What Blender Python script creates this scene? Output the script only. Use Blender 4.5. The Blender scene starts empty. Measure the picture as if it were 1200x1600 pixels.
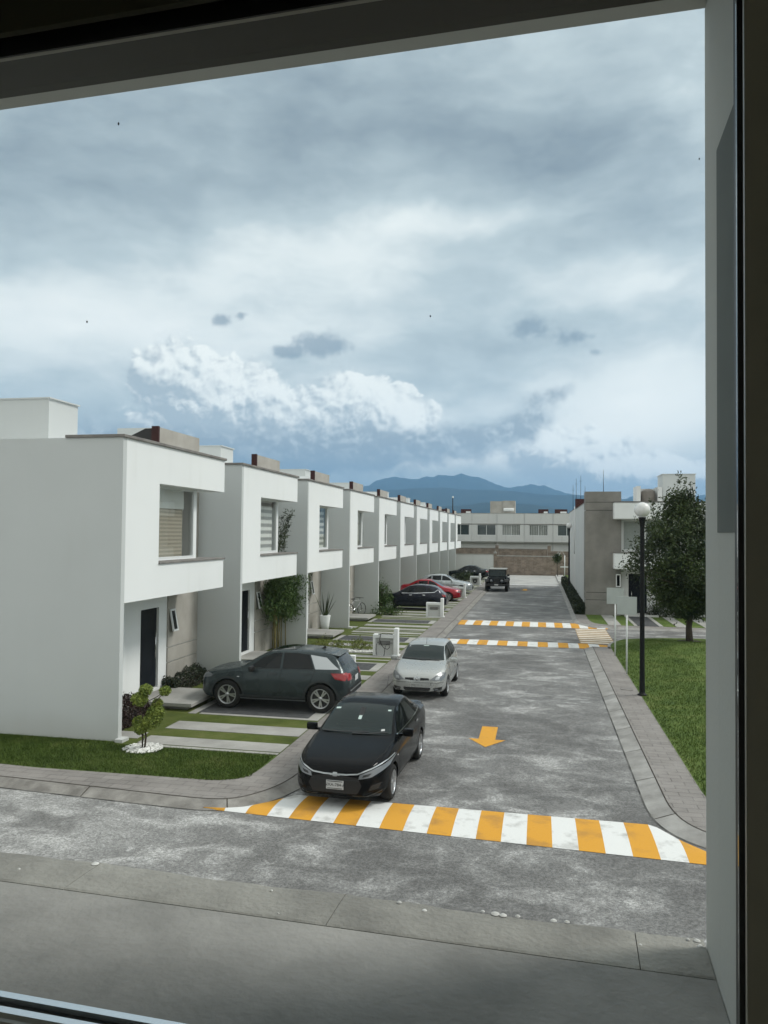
import bpy, bmesh, math, random
import numpy as np
from mathutils import Vector, Matrix
from mathutils.bvhtree import BVHTree
random.seed(7); rng = np.random.default_rng(7)
R = math.radians
SC = bpy.context.scene
COL = SC.collection

# ------------------------------------------------------------------ camera
H = 4.5                                    # eye height above the lawns; roads lie 0.1 m lower
yaw, pitch, roll = 0.1994933, 0.02752128, 0.00958687
fwd = Vector((-math.sin(yaw)*math.cos(pitch), math.cos(yaw)*math.cos(pitch), math.sin(pitch)))
rt = Vector((math.cos(yaw), math.sin(yaw), 0)); up = rt.cross(fwd)
r2 = rt*math.cos(roll) + up*math.sin(roll); u2 = -rt*math.sin(roll) + up*math.cos(roll)
cd = bpy.data.cameras.new('camera'); cam = bpy.data.objects.new('camera', cd); COL.objects.link(cam)
m = Matrix.Identity(4)
for i in range(3):
    m[i][0] = r2[i]; m[i][1] = u2[i]; m[i][2] = -fwd[i]
m[2][3] = H
cam.matrix_world = m
cd.sensor_fit = 'VERTICAL'; cd.sensor_height = 24.0; cd.lens = 24.0*1202/1600
cd.clip_start = 0.03; cd.clip_end = 30000
SC.camera = cam

# ------------------------------------------------------------------ world
W = bpy.data.worlds.new('World'); SC.world = W; W.use_nodes = True
SUN_EL, SUN_AZ = 48, 72                    # azimuth clockwise from +Y
def build_world():
    nt = W.node_tree; N = nt.nodes; K = nt.links
    for n in list(N): N.remove(n)
    out = N.new('ShaderNodeOutputWorld'); bg = N.new('ShaderNodeBackground'); K.new(bg.outputs[0], out.inputs[0])
    def M(op, a, b=None, c=None, clamp=False):
        n = N.new('ShaderNodeMath'); n.operation = op; n.use_clamp = clamp
        for i, v in enumerate((a, b, c)):
            if v is None: continue
            if isinstance(v, (int, float)): n.inputs[i].default_value = v
            else: K.new(v, n.inputs[i])
        return n.outputs[0]
    def sstep(x, a, b):
        n = N.new('ShaderNodeMapRange'); n.interpolation_type = 'SMOOTHSTEP'; K.new(x, n.inputs[0])
        n.inputs[1].default_value = a; n.inputs[2].default_value = b
        return n.outputs[0]
    def noise(vec, sc, det=6, rough=.55, dist=0):
        n = N.new('ShaderNodeTexNoise'); K.new(vec, n.inputs['Vector']); n.inputs['Scale'].default_value = sc
        n.inputs['Detail'].default_value = det; n.inputs['Roughness'].default_value = rough; n.inputs['Distortion'].default_value = dist
        return n.outputs['Fac']
    def comb(x, y, z=0.0):
        n = N.new('ShaderNodeCombineXYZ')
        for i, v in enumerate((x, y, z)):
            if isinstance(v, (int, float)): n.inputs[i].default_value = v
            else: K.new(v, n.inputs[i])
        return n.outputs[0]
    def mix(f, a, b):
        n = N.new('ShaderNodeMix'); n.data_type = 'RGBA'
        if isinstance(f, (int, float)): n.inputs[0].default_value = f
        else: K.new(f, n.inputs[0])
        for i, v in ((6, a), (7, b)):
            if isinstance(v, tuple): n.inputs[i].default_value = (*v, 1)
            else: K.new(v, n.inputs[i])
        return n.outputs[2]
    tc = N.new('ShaderNodeTexCoord'); sp = N.new('ShaderNodeSeparateXYZ'); K.new(tc.outputs['Generated'], sp.inputs[0])
    az = M('MULTIPLY', M('ARCTAN2', sp.outputs[0], sp.outputs[1]), 57.2958)
    el = M('MULTIPLY', M('ARCSINE', sp.outputs[2]), 57.2958)
    P = comb(az, el)                       # degrees
    # warp the position a little so no cloud has a round outline
    def warp(amp, sc, seed):
        a = M('MULTIPLY_ADD', M('SUBTRACT', noise(comb(az, el, seed), sc, 4), .5), amp, az)
        e = M('MULTIPLY_ADD', M('SUBTRACT', noise(comb(az, el, seed+9.3), sc, 4), .5), amp*.6, el)
        return a, e
    def blobs(L, a, e, e_floor=None):
        tot = None
        for (A, E, sa, se, amp) in L:
            dx = M('DIVIDE', M('SUBTRACT', a, A), sa); dy = M('DIVIDE', M('SUBTRACT', e, E), se)
            d2 = M('ADD', M('MULTIPLY', dx, dx), M('MULTIPLY', dy, dy))
            g = M('MULTIPLY', M('EXPONENT', M('MULTIPLY', d2, -1.0)), amp)
            tot = g if tot is None else M('ADD', tot, g)
        return tot
    BASE=[(-34,23.0,15,3.2,-0.17),(-24.5,28.5,15,3.0,-0.12),(0.7,26.3,10.5,2.6,-0.17),(6,21.5,7,2.0,-.10),(-8,27.5,7,1.6,-.08),(-6.9,32.0,14,2.4,-0.07),(-17.5,20.0,11,2.3,0.24),(-6.8,22.4,8.0,1.2,0.22),(-36,13.8,12,3.0,0.30),(-20,14.5,14,2.4,.14),(-14,9.5,16,3.2,.12),(4.8,17.6,8.4,2.3,0.22),(7.4,9.7,6.2,3.9,0.28),(-26,17.5,9,1.6,.10),(10.8,28.3,3.4,3.1,0.08),(-9.1,13.2,11.7,2.4,-0.05)]
    CUM=[(-25.9,11.2,2.9,2.3,1.0),(-22.0,10.0,2.6,2.3,1.0),(-28.3,11.6,1.6,1.6,.6),(-24.2,8.2,5.4,2.4,1.0),(-13.0,10.2,2.6,1.6,1.0),(-15.8,8.3,3.2,2.2,1.0),(-10.2,8.6,2.6,2.0,1.0),(-12.5,7.4,5.0,1.8,.8),(2.8,5.6,3.9,1.9,1.1),(6.5,4.2,4.6,1.3,1.0),(0.3,6.3,2.0,1.5,.8),(10.5,4.2,3.4,1.2,.8)]
    BANK=[(-25.5,5.6,7.9,1.9,1.0),(-17.7,5.8,6.2,2.0,1.0),(-10.5,6.2,5.7,1.6,1.0),(-4.8,6.9,3.7,1.2,.9),(-0.4,9.1,1.9,1.3,.9),(1.8,10.4,1.3,.6,.7),(-2.0,7.6,2.1,1.0,.8),(-32.1,6.2,6.5,1.8,.7)]
    LET=[(-16.3,13.8,2.2,.9,1.0),(-18.8,13.1,1.0,.5,.8),(-0.7,14.9,1.7,1.0,.9),(2.4,14.0,1.3,.6,.8),(-23.6,15.2,.7,.5,1.0),(-22.2,15.5,.5,.4,.8),(4.1,13.0,.6,.4,.6),(-28.1,12.4,.7,1.0,.6)]
    GLOW=[(-5.0,5.3,7.5,.8,1.0),(2.6,7.2,3.4,1.2,.6),(8.0,7.5,6.0,4.0,.9)]
    # high layer, coarse everywhere: broad brighter and darker sheets
    def ramp(b):
        rmp = N.new('ShaderNodeValToRGB'); K.new(b, rmp.inputs[0]); cr = rmp.color_ramp
        cr.elements[0].position = .25; cr.elements[0].color = (.235, .285, .315, 1)
        cr.elements[1].position = .92; cr.elements[1].color = (.95, .97, .94, 1)
        for p, c in ((.42, (.365, .43, .455)), (.58, (.53, .605, .62)), (.74, (.80, .845, .83))):
            q = cr.elements.new(p); q.color = (*c, 1)
        return rmp.outputs[0]
    a0 = M('MULTIPLY', az, .45); e0 = M('MULTIPLY_ADD', az, -.10, el)
    sky = N.new('ShaderNodeTexSky'); sky.sky_type = 'NISHITA'; sky.sun_disc = False
    sky.sun_elevation = R(SUN_EL); sky.sun_rotation = R(SUN_AZ)
    sc_ = N.new('ShaderNodeVectorMath'); sc_.operation = 'SCALE'; K.new(sky.outputs[0], sc_.inputs[0]); sc_.inputs['Scale'].default_value = .1
    coarse = M('ADD', M('MULTIPLY', M('SUBTRACT', noise(comb(a0, e0, 3.0), .16, 2, .5), .5), .6), .86)
    bg2 = N.new('ShaderNodeBackground'); bg2.inputs[1].default_value = 1.0; K.new(mix(.93, sc_.outputs[0], ramp(coarse)), bg2.inputs[0])
    # fine clouds, only worked out for the part of the sky over the street (azimuth -55..35, below 45 degrees)
    a1, e1 = warp(5.0, .12, 1.0)
    PS = comb(M('MULTIPLY', a1, .45), M('MULTIPLY_ADD', a1, -.10, e1), 3.0)
    n1 = noise(PS, .15, 7, .50, .2); n2 = noise(comb(M('MULTIPLY', a1, .6), M('MULTIPLY', e1, 1.5), 7.0), .40, 7, .55)
    b = M('ADD', blobs(BASE, a1, e1), .52)
    b = M('ADD', b, M('MULTIPLY', M('SUBTRACT', n1, .5), .42)); b = M('ADD', b, M('MULTIPLY', M('SUBTRACT', n2, .5), .30))
    col = mix(.93, sc_.outputs[0], ramp(b))
    # light streak low over the mountains
    col = mix(M('MULTIPLY', blobs(GLOW, a1, e1), .75, clamp=True), col, (1.0, 1.0, .94))
    # cumulus: blobs carve a silhouette, billows from smooth rounded noise
    def puff(a, e, z=1.7):
        """rounded billows with creases between them"""
        tot = None
        for sc, w in ((.42, .46), (.95, .28), (2.1, .17), (4.6, .09)):
            v = M('MULTIPLY', M('ABSOLUTE', M('MULTIPLY_ADD', noise(comb(a, M('MULTIPLY', e, 1.15), z), sc, 0, .5), 2.0, -1.0)), w*2.2)
            tot = v if tot is None else M('ADD', tot, v)
        return tot
    a2, e2 = warp(1.4, .5, 4.0)
    nz = noise(P, .42, 6, .55); nup = noise(comb(M('ADD', az, .5), M('ADD', el, .7)), .42, 6, .55)
    bl = puff(a2, e2); bu = puff(M('ADD', a2, .22), M('ADD', e2, .30))
    m1 = blobs(CUM, a2, e2)
    dens = M('ADD', M('ADD', M('MULTIPLY', m1, 1.45), M('MULTIPLY', M('SUBTRACT', bl, .40), .75)), M('MULTIPLY', M('SUBTRACT', nz, .5), .7))
    mask = M('MULTIPLY', sstep(dens, .48, .78), sstep(m1, .14, .40))
    mup = blobs(CUM, M('ADD', a2, .45), M('ADD', e2, .75))
    lit = M('ADD', M('MULTIPLY', M('SUBTRACT', m1, mup), 2.3), M('ADD', M('MULTIPLY', M('SUBTRACT', bl, bu), 1.5), M('MULTIPLY', M('SUBTRACT', nz, nup), 2.8)))
    litc = sstep(lit, -.75, 1.25)
    cc = mix(litc, (.42, .485, .52), (.98, 1.0, .96))
    col = mix(M('MULTIPLY', mask, .88), col, cc)
    # darker bank below and in front
    m2 = blobs(BANK, a2, e2)
    mask2 = sstep(M('ADD', m2, M('ADD', M('MULTIPLY', M('SUBTRACT', nz, .5), -1.1), M('MULTIPLY', M('SUBTRACT', bl, .40), .45))), .30, 1.05)
    lit2 = sstep(M('ADD', M('SUBTRACT', nz, nup), M('MULTIPLY', M('SUBTRACT', bl, bu), .35)), -.10, .20)
    hfac = sstep(el, 4.4, 7.4)
    c2 = mix(M('MULTIPLY', lit2, hfac), mix(hfac, (.24, .305, .355), (.33, .385, .42)), (.53, .59, .61))
    col = mix(M('MULTIPLY', mask2, .92), col, c2)
    # little dark cloudlets
    m3 = M('ADD', M('MULTIPLY', blobs(LET, a2, e2), 1.15), M('MULTIPLY', M('SUBTRACT', noise(comb(az, el, 2.2), 1.1, 5, .6), .5), 1.2))
    col = mix(M('MULTIPLY', sstep(m3, .25, .95), .68), col, (.20, .265, .325))
    K.new(col, bg.inputs[0])
    q_ = M('DIVIDE', el, 9.0); K.new(M('MULTIPLY_ADD', M('EXPONENT', M('MULTIPLY', M('MULTIPLY', q_, q_), -1.0)), .22, 1.0), bg.inputs[1])
    inside = M('MULTIPLY', M('MULTIPLY', M('GREATER_THAN', az, -55.0), M('LESS_THAN', az, 35.0)), M('LESS_THAN', el, 45.0))
    ms = N.new('ShaderNodeMixShader'); K.new(inside, ms.inputs[0]); K.new(bg2.outputs[0], ms.inputs[1]); K.new(bg.outputs[0], ms.inputs[2]); K.new(ms.outputs[0], out.inputs[0])
    W.cycles.sampling_method = 'MANUAL'; W.cycles.sample_map_resolution = 256
build_world()
ld = bpy.data.lights.new('sun', 'SUN'); ld.energy = 1.9; ld.angle = R(14); ld.color = (1.0, .965, .92)
sun = bpy.data.objects.new('sun', ld); COL.objects.link(sun)
sd = Vector((math.sin(R(SUN_AZ))*math.cos(R(SUN_EL)), math.cos(R(SUN_AZ))*math.cos(R(SUN_EL)), math.sin(R(SUN_EL))))
sun.rotation_euler = sd.to_track_quat('Z', 'Y').to_euler(); sun.location = (30, 10, 40)
SC.view_settings.view_transform = 'Standard'; SC.view_settings.look = 'None'
SC.view_settings.gamma = 1; SC.view_settings.exposure = 0.40

# ------------------------------------------------------------------ materials
def new_mat(name):
    mt = bpy.data.materials.new(name); mt.use_nodes = True
    nt = mt.node_tree; return mt, nt, nt.nodes['Principled BSDF']
def simple(name, col, rough=.6, metal=0, coat=0, emis=None, spec=.5):
    mt, nt, b = new_mat(name)
    b.inputs['Base Color'].default_value = (*col, 1); b.inputs['Roughness'].default_value = rough
    b.inputs['Metallic'].default_value = metal; b.inputs['Coat Weight'].default_value = coat
    b.inputs['Coat Roughness'].default_value = .04; b.inputs['Specular IOR Level'].default_value = spec
    return mt
def noisy(name, c1, c2, scale=2.0, rough=.85, bump=.15, bscale=None, detail=8, stretch=(1, 1, 1), fine=None, spec=.3, pos=(.35, .65)):
    """two-tone noise colour with fine bump, in object space"""
    mt, nt, b = new_mat(name); N = nt.nodes; K = nt.links
    tc = N.new('ShaderNodeTexCoord'); mp = N.new('ShaderNodeMapping'); mp.inputs['Scale'].default_value = stretch
    K.new(tc.outputs['Object'], mp.inputs[0])
    n = N.new('ShaderNodeTexNoise'); n.inputs['Scale'].default_value = scale; n.inputs['Detail'].default_value = detail; n.inputs['Roughness'].default_value = .62
    K.new(mp.outputs[0], n.inputs['Vector'])
    r = N.new('ShaderNodeValToRGB'); K.new(n.outputs['Fac'], r.inputs[0])
    r.color_ramp.elements[0].position = pos[0]; r.color_ramp.elements[0].color = (*c1, 1)
    r.color_ramp.elements[1].position = pos[1]; r.color_ramp.elements[1].color = (*c2, 1)
    K.new(r.outputs[0], b.inputs['Base Color'])
    n2 = N.new('ShaderNodeTexNoise'); n2.inputs['Scale'].default_value = bscale or scale*12; n2.inputs['Detail'].default_value = 5
    K.new(tc.outputs['Object'], n2.inputs['Vector'])
    bp = N.new('ShaderNodeBump'); bp.inputs['Strength'].default_value = bump; bp.inputs['Distance'].default_value = .02
    K.new(n2.outputs['Fac'], bp.inputs['Height']); K.new(bp.outputs[0], b.inputs['Normal'])
    b.inputs['Roughness'].default_value = rough; b.inputs['Specular IOR Level'].default_value = spec
    return mt
def plaster(name, base, dirt, streak=.5):
    """painted render: faint patches, thin vertical rain streaks, splash dirt near the ground"""
    mt, nt, b = new_mat(name); N = nt.nodes; K = nt.links
    tc = N.new('ShaderNodeTexCoord')
    def nz(scale, st, det=6):
        mp = N.new('ShaderNodeMapping'); mp.inputs['Scale'].default_value = st; K.new(tc.outputs['Object'], mp.inputs[0])
        n = N.new('ShaderNodeTexNoise'); n.inputs['Scale'].default_value = scale; n.inputs['Detail'].default_value = det
        K.new(mp.outputs[0], n.inputs['Vector']); return n.outputs['Fac']
    def mr(v, a, bb, c=0, d=1):
        n = N.new('ShaderNodeMapRange'); K.new(v, n.inputs[0]); n.inputs[1].default_value = a; n.inputs[2].default_value = bb
        n.inputs[3].default_value = c; n.inputs[4].default_value = d; return n.outputs[0]
    def mul(a, bb):
        n = N.new('ShaderNodeMath'); n.operation = 'MULTIPLY'; K.new(a, n.inputs[0])
        if isinstance(bb, float): n.inputs[1].default_value = bb
        else: K.new(bb, n.inputs[1])
        return n.outputs[0]
    def mx(f, a, bb):
        n = N.new('ShaderNodeMix'); n.data_type = 'RGBA'; K.new(f, n.inputs[0])
        for i, v in ((6, a), (7, bb)):
            if isinstance(v, tuple): n.inputs[i].default_value = (*v, 1)
            else: K.new(v, n.inputs[i])
        return n.outputs[2]
    patch = mr(nz(.55, (1, 1, 1)), .35, .7, 0, .30)
    st = mul(mr(nz(3.0, (1, 1, .05), 4), .52, .75, 0, streak), mr(nz(.5, (1, 1, 1), 2), .4, .7))
    c = mx(patch, base, tuple(x*.86 for x in base)); c = mx(st, c, dirt)
    sp = N.new('ShaderNodeSeparateXYZ'); K.new(tc.outputs['Object'], sp.inputs[0])
    lowz = N.new('ShaderNodeMath'); lowz.operation = 'MULTIPLY_ADD'; K.new(nz(1.6, (1, 1, 1)), lowz.inputs[0]); lowz.inputs[1].default_value = -.5; K.new(sp.outputs[2], lowz.inputs[2])
    c = mx(mr(lowz.outputs[0], -.25, .32, .38, 0), c, dirt)
    K.new(c, b.inputs['Base Color']); b.inputs['Roughness'].default_value = .82; b.inputs['Specular IOR Level'].default_value = .25
    bp = N.new('ShaderNodeBump'); bp.inputs['Strength'].default_value = .12; bp.inputs['Distance'].default_value = .01
    K.new(nz(45, (1, 1, 1), 4), bp.inputs['Height']); K.new(bp.outputs[0], b.inputs['Normal'])
    return mt
MT = {}
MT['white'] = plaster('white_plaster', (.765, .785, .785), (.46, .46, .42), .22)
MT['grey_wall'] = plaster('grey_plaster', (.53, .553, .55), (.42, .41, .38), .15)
MT['pale'] = plaster('pale_plaster', (.60, .61, .60), (.38, .37, .34))
MT['concrete'] = noisy('concrete_panel', (.30, .285, .255), (.43, .41, .375), .9, bump=.2)
MT['dark_concrete'] = noisy('dark_concrete', (.17, .165, .15), (.255, .245, .225), .8, bump=.2)
MT['coping'] = noisy('coping_stone', (.15, .14, .135), (.24, .23, .215), 3)
MT['maroon'] = noisy('maroon_panel', (.035, .010, .010), (.06, .018, .016), 3, rough=.6)
MT['door'] = noisy('door_navy', (.004, .006, .010), (.008, .010, .015), 4, rough=.55, bump=.05, spec=.15)
MT['metal_dark'] = simple('dark_metal', (.006, .007, .008), .5, 0, spec=.2)
MT['metal_white'] = simple('white_metal', (.68, .70, .70), .45)
MT['chrome'] = simple('chrome', (.75, .76, .77), .12, 1)
MT['glass_dark'] = simple('tinted_glass', (.005, .007, .008), .05, 0, 0, spec=.28)
MT['globe'] = noisy('opal_globe', (.60, .61, .60), (.70, .70, .69), 6, rough=.25, bump=0)
MT['rubber'] = noisy('tyre_rubber', (.010, .010, .010), (.018, .018, .018), 8, rough=.85)
MT['alloy'] = simple('alloy_rim', (.50, .51, .52), .28, .85)
MT['black'] = simple('black_plastic', (.010, .010, .011), .5)
MT['well'] = simple('wheel_well', (.006, .006, .006), .9)
MT['paint_white'] = noisy('road_paint_white', (.40, .40, .385), (.66, .67, .66), 2.6, rough=.8, bump=.3, bscale=60, pos=(.30, .47))
MT['paint_yellow'] = noisy('road_paint_yellow', (.38, .20, .05), (.60, .30, .035), 2.0, rough=.8, bump=.3, bscale=60, pos=(.28, .5))
MT['brick'] = None
MT['bark'] = noisy('bark', (.035, .028, .02), (.085, .07, .05), 8, stretch=(1, 1, .2), bump=.5)
MT['stone_white'] = noisy('white_pebbles', (.45, .45, .43), (.78, .78, .75), 9, bump=.1)
MT['soil'] = noisy('soil', (.02, .016, .012), (.05, .04, .03), 6, bump=.6)
MT['plate'] = simple('number_plate', (.50, .51, .51), .5)
MT['ink'] = simple('black_ink', (.02, .02, .02), .5)
MT['room'] = noisy('room_paint', (.66, .63, .54), (.70, .67, .58), 1)
MT['frame_dark'] = simple('window_frame_grey', (.34, .33, .27), .4)
def slab_mat():
    """stamped concrete pavement: square joints, dusty patches"""
    mt, nt, b = new_mat('stamped_pavement'); N = nt.nodes; K = nt.links
    tc = N.new('ShaderNodeTexCoord')
    br = N.new('ShaderNodeTexBrick'); K.new(tc.outputs['Object'], br.inputs['Vector'])
    br.inputs['Scale'].default_value = 1.0; br.inputs['Brick Width'].default_value = .40; br.inputs['Row Height'].default_value = .20
    br.inputs['Mortar Size'].default_value = .011; br.inputs['Mortar Smooth'].default_value = .5
    br.inputs['Color1'].default_value = (.17, .158, .148, 1); br.inputs['Color2'].default_value = (.215, .20, .188, 1); br.inputs['Mortar'].default_value = (.085, .078, .072, 1)
    n = N.new('ShaderNodeTexNoise'); n.inputs['Scale'].default_value = 1.3; n.inputs['Detail'].default_value = 9; n.inputs['Roughness'].default_value = .65; K.new(tc.outputs['Object'], n.inputs['Vector'])
    r = N.new('ShaderNodeMapRange'); K.new(n.outputs['Fac'], r.inputs[0]); r.inputs[1].default_value = .42; r.inputs[2].default_value = .72; r.inputs[4].default_value = .75
    mx = N.new('ShaderNodeMix'); mx.data_type = 'RGBA'; K.new(r.outputs[0], mx.inputs[0]); K.new(br.outputs['Color'], mx.inputs[6]); mx.inputs[7].default_value = (.27, .255, .24, 1)
    K.new(mx.outputs[2], b.inputs['Base Color']); b.inputs['Roughness'].default_value = .85
    bp = N.new('ShaderNodeBump'); bp.inputs['Strength'].default_value = .3; bp.inputs['Distance'].default_value = .01
    K.new(br.outputs['Fac'], bp.inputs['Height']); bp.invert = True; K.new(bp.outputs[0], b.inputs['Normal'])
    return mt
MT['pave'] = slab_mat()
def road_mat():
    """stamped grey concrete road with pale worn wisps and cement dust"""
    mt, nt, b = new_mat('worn_road'); N = nt.nodes; K = nt.links
    tc = N.new('ShaderNodeTexCoord')
    def nz(scale, st=(1, 1, 1), det=9, rough=.62, dist=0):
        mp = N.new('ShaderNodeMapping'); mp.inputs['Scale'].default_value = st; K.new(tc.outputs['Object'], mp.inputs[0])
        n = N.new('ShaderNodeTexNoise'); n.inputs['Scale'].default_value = scale; n.inputs['Detail'].default_value = det
        n.inputs['Roughness'].default_value = rough; n.inputs['Distortion'].default_value = dist
        K.new(mp.outputs[0], n.inputs['Vector']); return n.outputs['Fac']
    def mr(v, a, bb, c=0, d=1):
        n = N.new('ShaderNodeMapRange'); n.interpolation_type = 'SMOOTHSTEP'; K.new(v, n.inputs[0]); n.inputs[1].default_value = a; n.inputs[2].default_value = bb
        n.inputs[3].default_value = c; n.inputs[4].default_value = d; return n.outputs[0]
    def op(o, a, bb):
        n = N.new('ShaderNodeMath'); n.operation = o; n.use_clamp = True; K.new(a, n.inputs[0])
        if isinstance(bb, float): n.inputs[1].default_value = bb
        else: K.new(bb, n.inputs[1])
        return n.outputs[0]
    big = mr(nz(.30, det=4), .34, .60)
    wisp = mr(nz(.9, (1, 1.7, 1), dist=.7), .44, .68)
    wisp2 = mr(nz(2.6, (1.3, 1, 1), dist=1.1), .50, .70)
    grain = mr(nz(55, det=3, rough=.8), .35, .65)
    cover = op('ADD', op('MULTIPLY', wisp, .62), op('MULTIPLY', wisp2, .35))
    cover = op('MULTIPLY', cover, op('ADD', op('MULTIPLY', big, .55), .50))
    cover = op('ADD', cover, op('MULTIPLY', big, .27))
    sp = N.new('ShaderNodeSeparateXYZ'); K.new(tc.outputs['Object'], sp.inputs[0])
    pale = op('MULTIPLY', mr(sp.outputs[0], -3.5, -8.5), mr(nz(.5, det=5), .30, .52)); pale = op('MULTIPLY', pale, mr(sp.outputs[1], 13.5, 11.5))
    cover = op('ADD', cover, op('MULTIPLY', pale, .55))
    # stones of the surface break the pale film up
    c2 = op('MULTIPLY', cover, op('ADD', op('MULTIPLY', grain, .65), .42))
    r = N.new('ShaderNodeValToRGB'); K.new(c2, r.inputs[0])
    r.color_ramp.elements[0].position = 0; r.color_ramp.elements[0].color = (.115, .114, .112, 1)
    r.color_ramp.elements[1].position = .85; r.color_ramp.elements[1].color = (.47, .47, .46, 1)
    q = r.color_ramp.elements.new(.35); q.color = (.225, .225, .22, 1)
    g2 = N.new('ShaderNodeMix'); g2.data_type = 'RGBA'; g2.blend_type = 'MULTIPLY'; g2.inputs[0].default_value = .5
    K.new(r.outputs[0], g2.inputs[6]); gr = N.new('ShaderNodeValToRGB'); K.new(nz(26, det=4, rough=.9), gr.inputs[0])
    gr.color_ramp.elements[0].position = .40; gr.color_ramp.elements[0].color = (.38, .38, .38, 1); gr.color_ramp.elements[1].position = .60; gr.color_ramp.elements[1].color = (1.30, 1.30, 1.30, 1)
    K.new(gr.outputs[0], g2.inputs[7]); g2.inputs[0].default_value = .75
    K.new(g2.outputs[2], b.inputs['Base Color']); b.inputs['Roughness'].default_value = .78; b.inputs['Specular IOR Level'].default_value = .3
    bp = N.new('ShaderNodeBump'); bp.inputs['Strength'].default_value = .35; bp.inputs['Distance'].default_value = .01
    K.new(nz(30, det=5), bp.inputs['Height']); K.new(bp.outputs[0], b.inputs['Normal'])
    return mt
MT['road'] = road_mat()
def brick_mat():
    mt, nt, b = new_mat('brick_wall'); N = nt.nodes; K = nt.links
    tc = N.new('ShaderNodeTexCoord'); mp = N.new('ShaderNodeMapping'); mp.inputs['Rotation'].default_value = (R(90), 0, 0); K.new(tc.outputs['Object'], mp.inputs[0])
    br = N.new('ShaderNodeTexBrick'); K.new(mp.outputs[0], br.inputs['Vector']); br.inputs['Scale'].default_value = 1
    br.inputs['Brick Width'].default_value = .5; br.inputs['Row Height'].default_value = .16; br.inputs['Mortar Size'].default_value = .012
    br.inputs['Color1'].default_value = (.20, .155, .12, 1); br.inputs['Color2'].default_value = (.27, .215, .17, 1); br.inputs['Mortar'].default_value = (.30, .27, .235, 1)
    n = N.new('ShaderNodeTexNoise'); n.inputs['Scale'].default_value = 2; n.inputs['Detail'].default_value = 8; K.new(tc.outputs['Object'], n.inputs['Vector'])
    mx = N.new('ShaderNodeMix'); mx.data_type = 'RGBA'; mx.blend_type = 'MULTIPLY'; mx.inputs[0].default_value = .8; K.new(br.outputs['Color'], mx.inputs[6])
    r = N.new('ShaderNodeValToRGB'); K.new(n.outputs['Fac'], r.inputs[0]); r.color_ramp.elements[0].position = .3; r.color_ramp.elements[0].color = (.6, .6, .6, 1); r.color_ramp.elements[1].position = .7; r.color_ramp.elements[1].color = (1.2, 1.2, 1.2, 1)
    K.new(r.outputs[0], mx.inputs[7]); K.new(mx.outputs[2], b.inputs['Base Color']); b.inputs['Roughness'].default_value = .9
    return mt
MT['brick'] = brick_mat()
def grass_mat(name, c1, c2, c3):
    mt, nt, b = new_mat(name); N = nt.nodes; K = nt.links
    tc = N.new('ShaderNodeTexCoord')
    n = N.new('ShaderNodeTexNoise'); n.inputs['Scale'].default_value = .9; n.inputs['Detail'].default_value = 12; n.inputs['Roughness'].default_value = .78; K.new(tc.outputs['Object'], n.inputs['Vector'])
    r = N.new('ShaderNodeValToRGB'); K.new(n.outputs['Fac'], r.inputs[0])
    r.color_ramp.elements[0].position = .34; r.color_ramp.elements[0].color = (*c1, 1)
    r.color_ramp.elements[1].position = .70; r.color_ramp.elements[1].color = (*c3, 1)
    q = r.color_ramp.elements.new(.52); q.color = (*c2, 1)
    K.new(r.outputs[0], b.inputs['Base Color']); b.inputs['Roughness'].default_value = .8; b.inputs['Specular IOR Level'].default_value = .2
    n2 = N.new('ShaderNodeTexNoise'); n2.inputs['Scale'].default_value = 60; n2.inputs['Detail'].default_value = 4; K.new(tc.outputs['Object'], n2.inputs['Vector'])
    bp = N.new('ShaderNodeBump'); bp.inputs['Strength'].default_value = .8; bp.inputs['Distance'].default_value = .03
    K.new(n2.outputs['Fac'], bp.inputs['Height']); K.new(bp.outputs[0], b.inputs['Normal'])
    return mt
MT['grass'] = grass_mat('lawn_grass', (.045, .080, .014), (.090, .138, .028), (.165, .190, .060))
MT['strip_grass'] = grass_mat('strip_grass', (.045, .065, .012), (.085, .110, .022), (.14, .15, .05))
MT['terrain'] = noisy('terrain_soil', (.05, .06, .03), (.10, .10, .06), .02, bump=0)
def leaf_mat(name, c1, c2, scale=3.0, trans=.15):
    mt, nt, b = new_mat(name); N = nt.nodes; K = nt.links
    tc = N.new('ShaderNodeTexCoord')
    n = N.new('ShaderNodeTexNoise'); n.inputs['Scale'].default_value = scale; n.inputs['Detail'].default_value = 5; K.new(tc.outputs['Object'], n.inputs['Vector'])
    r = N.new('ShaderNodeValToRGB'); K.new(n.outputs['Fac'], r.inputs[0])
    r.color_ramp.elements[0].position = .35; r.color_ramp.elements[0].color = (*c1, 1); r.color_ramp.elements[1].position = .68; r.color_ramp.elements[1].color = (*c2, 1)
    K.new(r.outputs[0], b.inputs['Base Color']); b.inputs['Roughness'].default_value = .55; b.inputs['Specular IOR Level'].default_value = .35
    return mt
MT['leaf_dark'] = leaf_mat('dark_leaves', (.012, .024, .008), (.058, .085, .022), 1.2)
MT['leaf_mid'] = leaf_mat('mid_leaves', (.025, .058, .010), (.075, .130, .026), 4)
MT['leaf_topi'] = leaf_mat('topiary_leaves', (.10, .15, .022), (.27, .32, .06), 9)
MT['leaf_red'] = leaf_mat('red_brown_leaves', (.014, .007, .007), (.040, .016, .012), 6)
MT['leaf_hedge'] = leaf_mat('hedge_leaves', (.010, .018, .008), (.030, .042, .016), 5)
MT['leaf_yel'] = leaf_mat('yellow_green_leaves', (.07, .10, .015), (.20, .22, .04), 6)
MT['bamboo'] = noisy('bamboo_cane', (.12, .11, .04), (.28, .23, .10), 7)
MT['sky_glass'] = simple('window_glass', (.05, .065, .065), .05, 0, .2, spec=.9)
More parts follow.
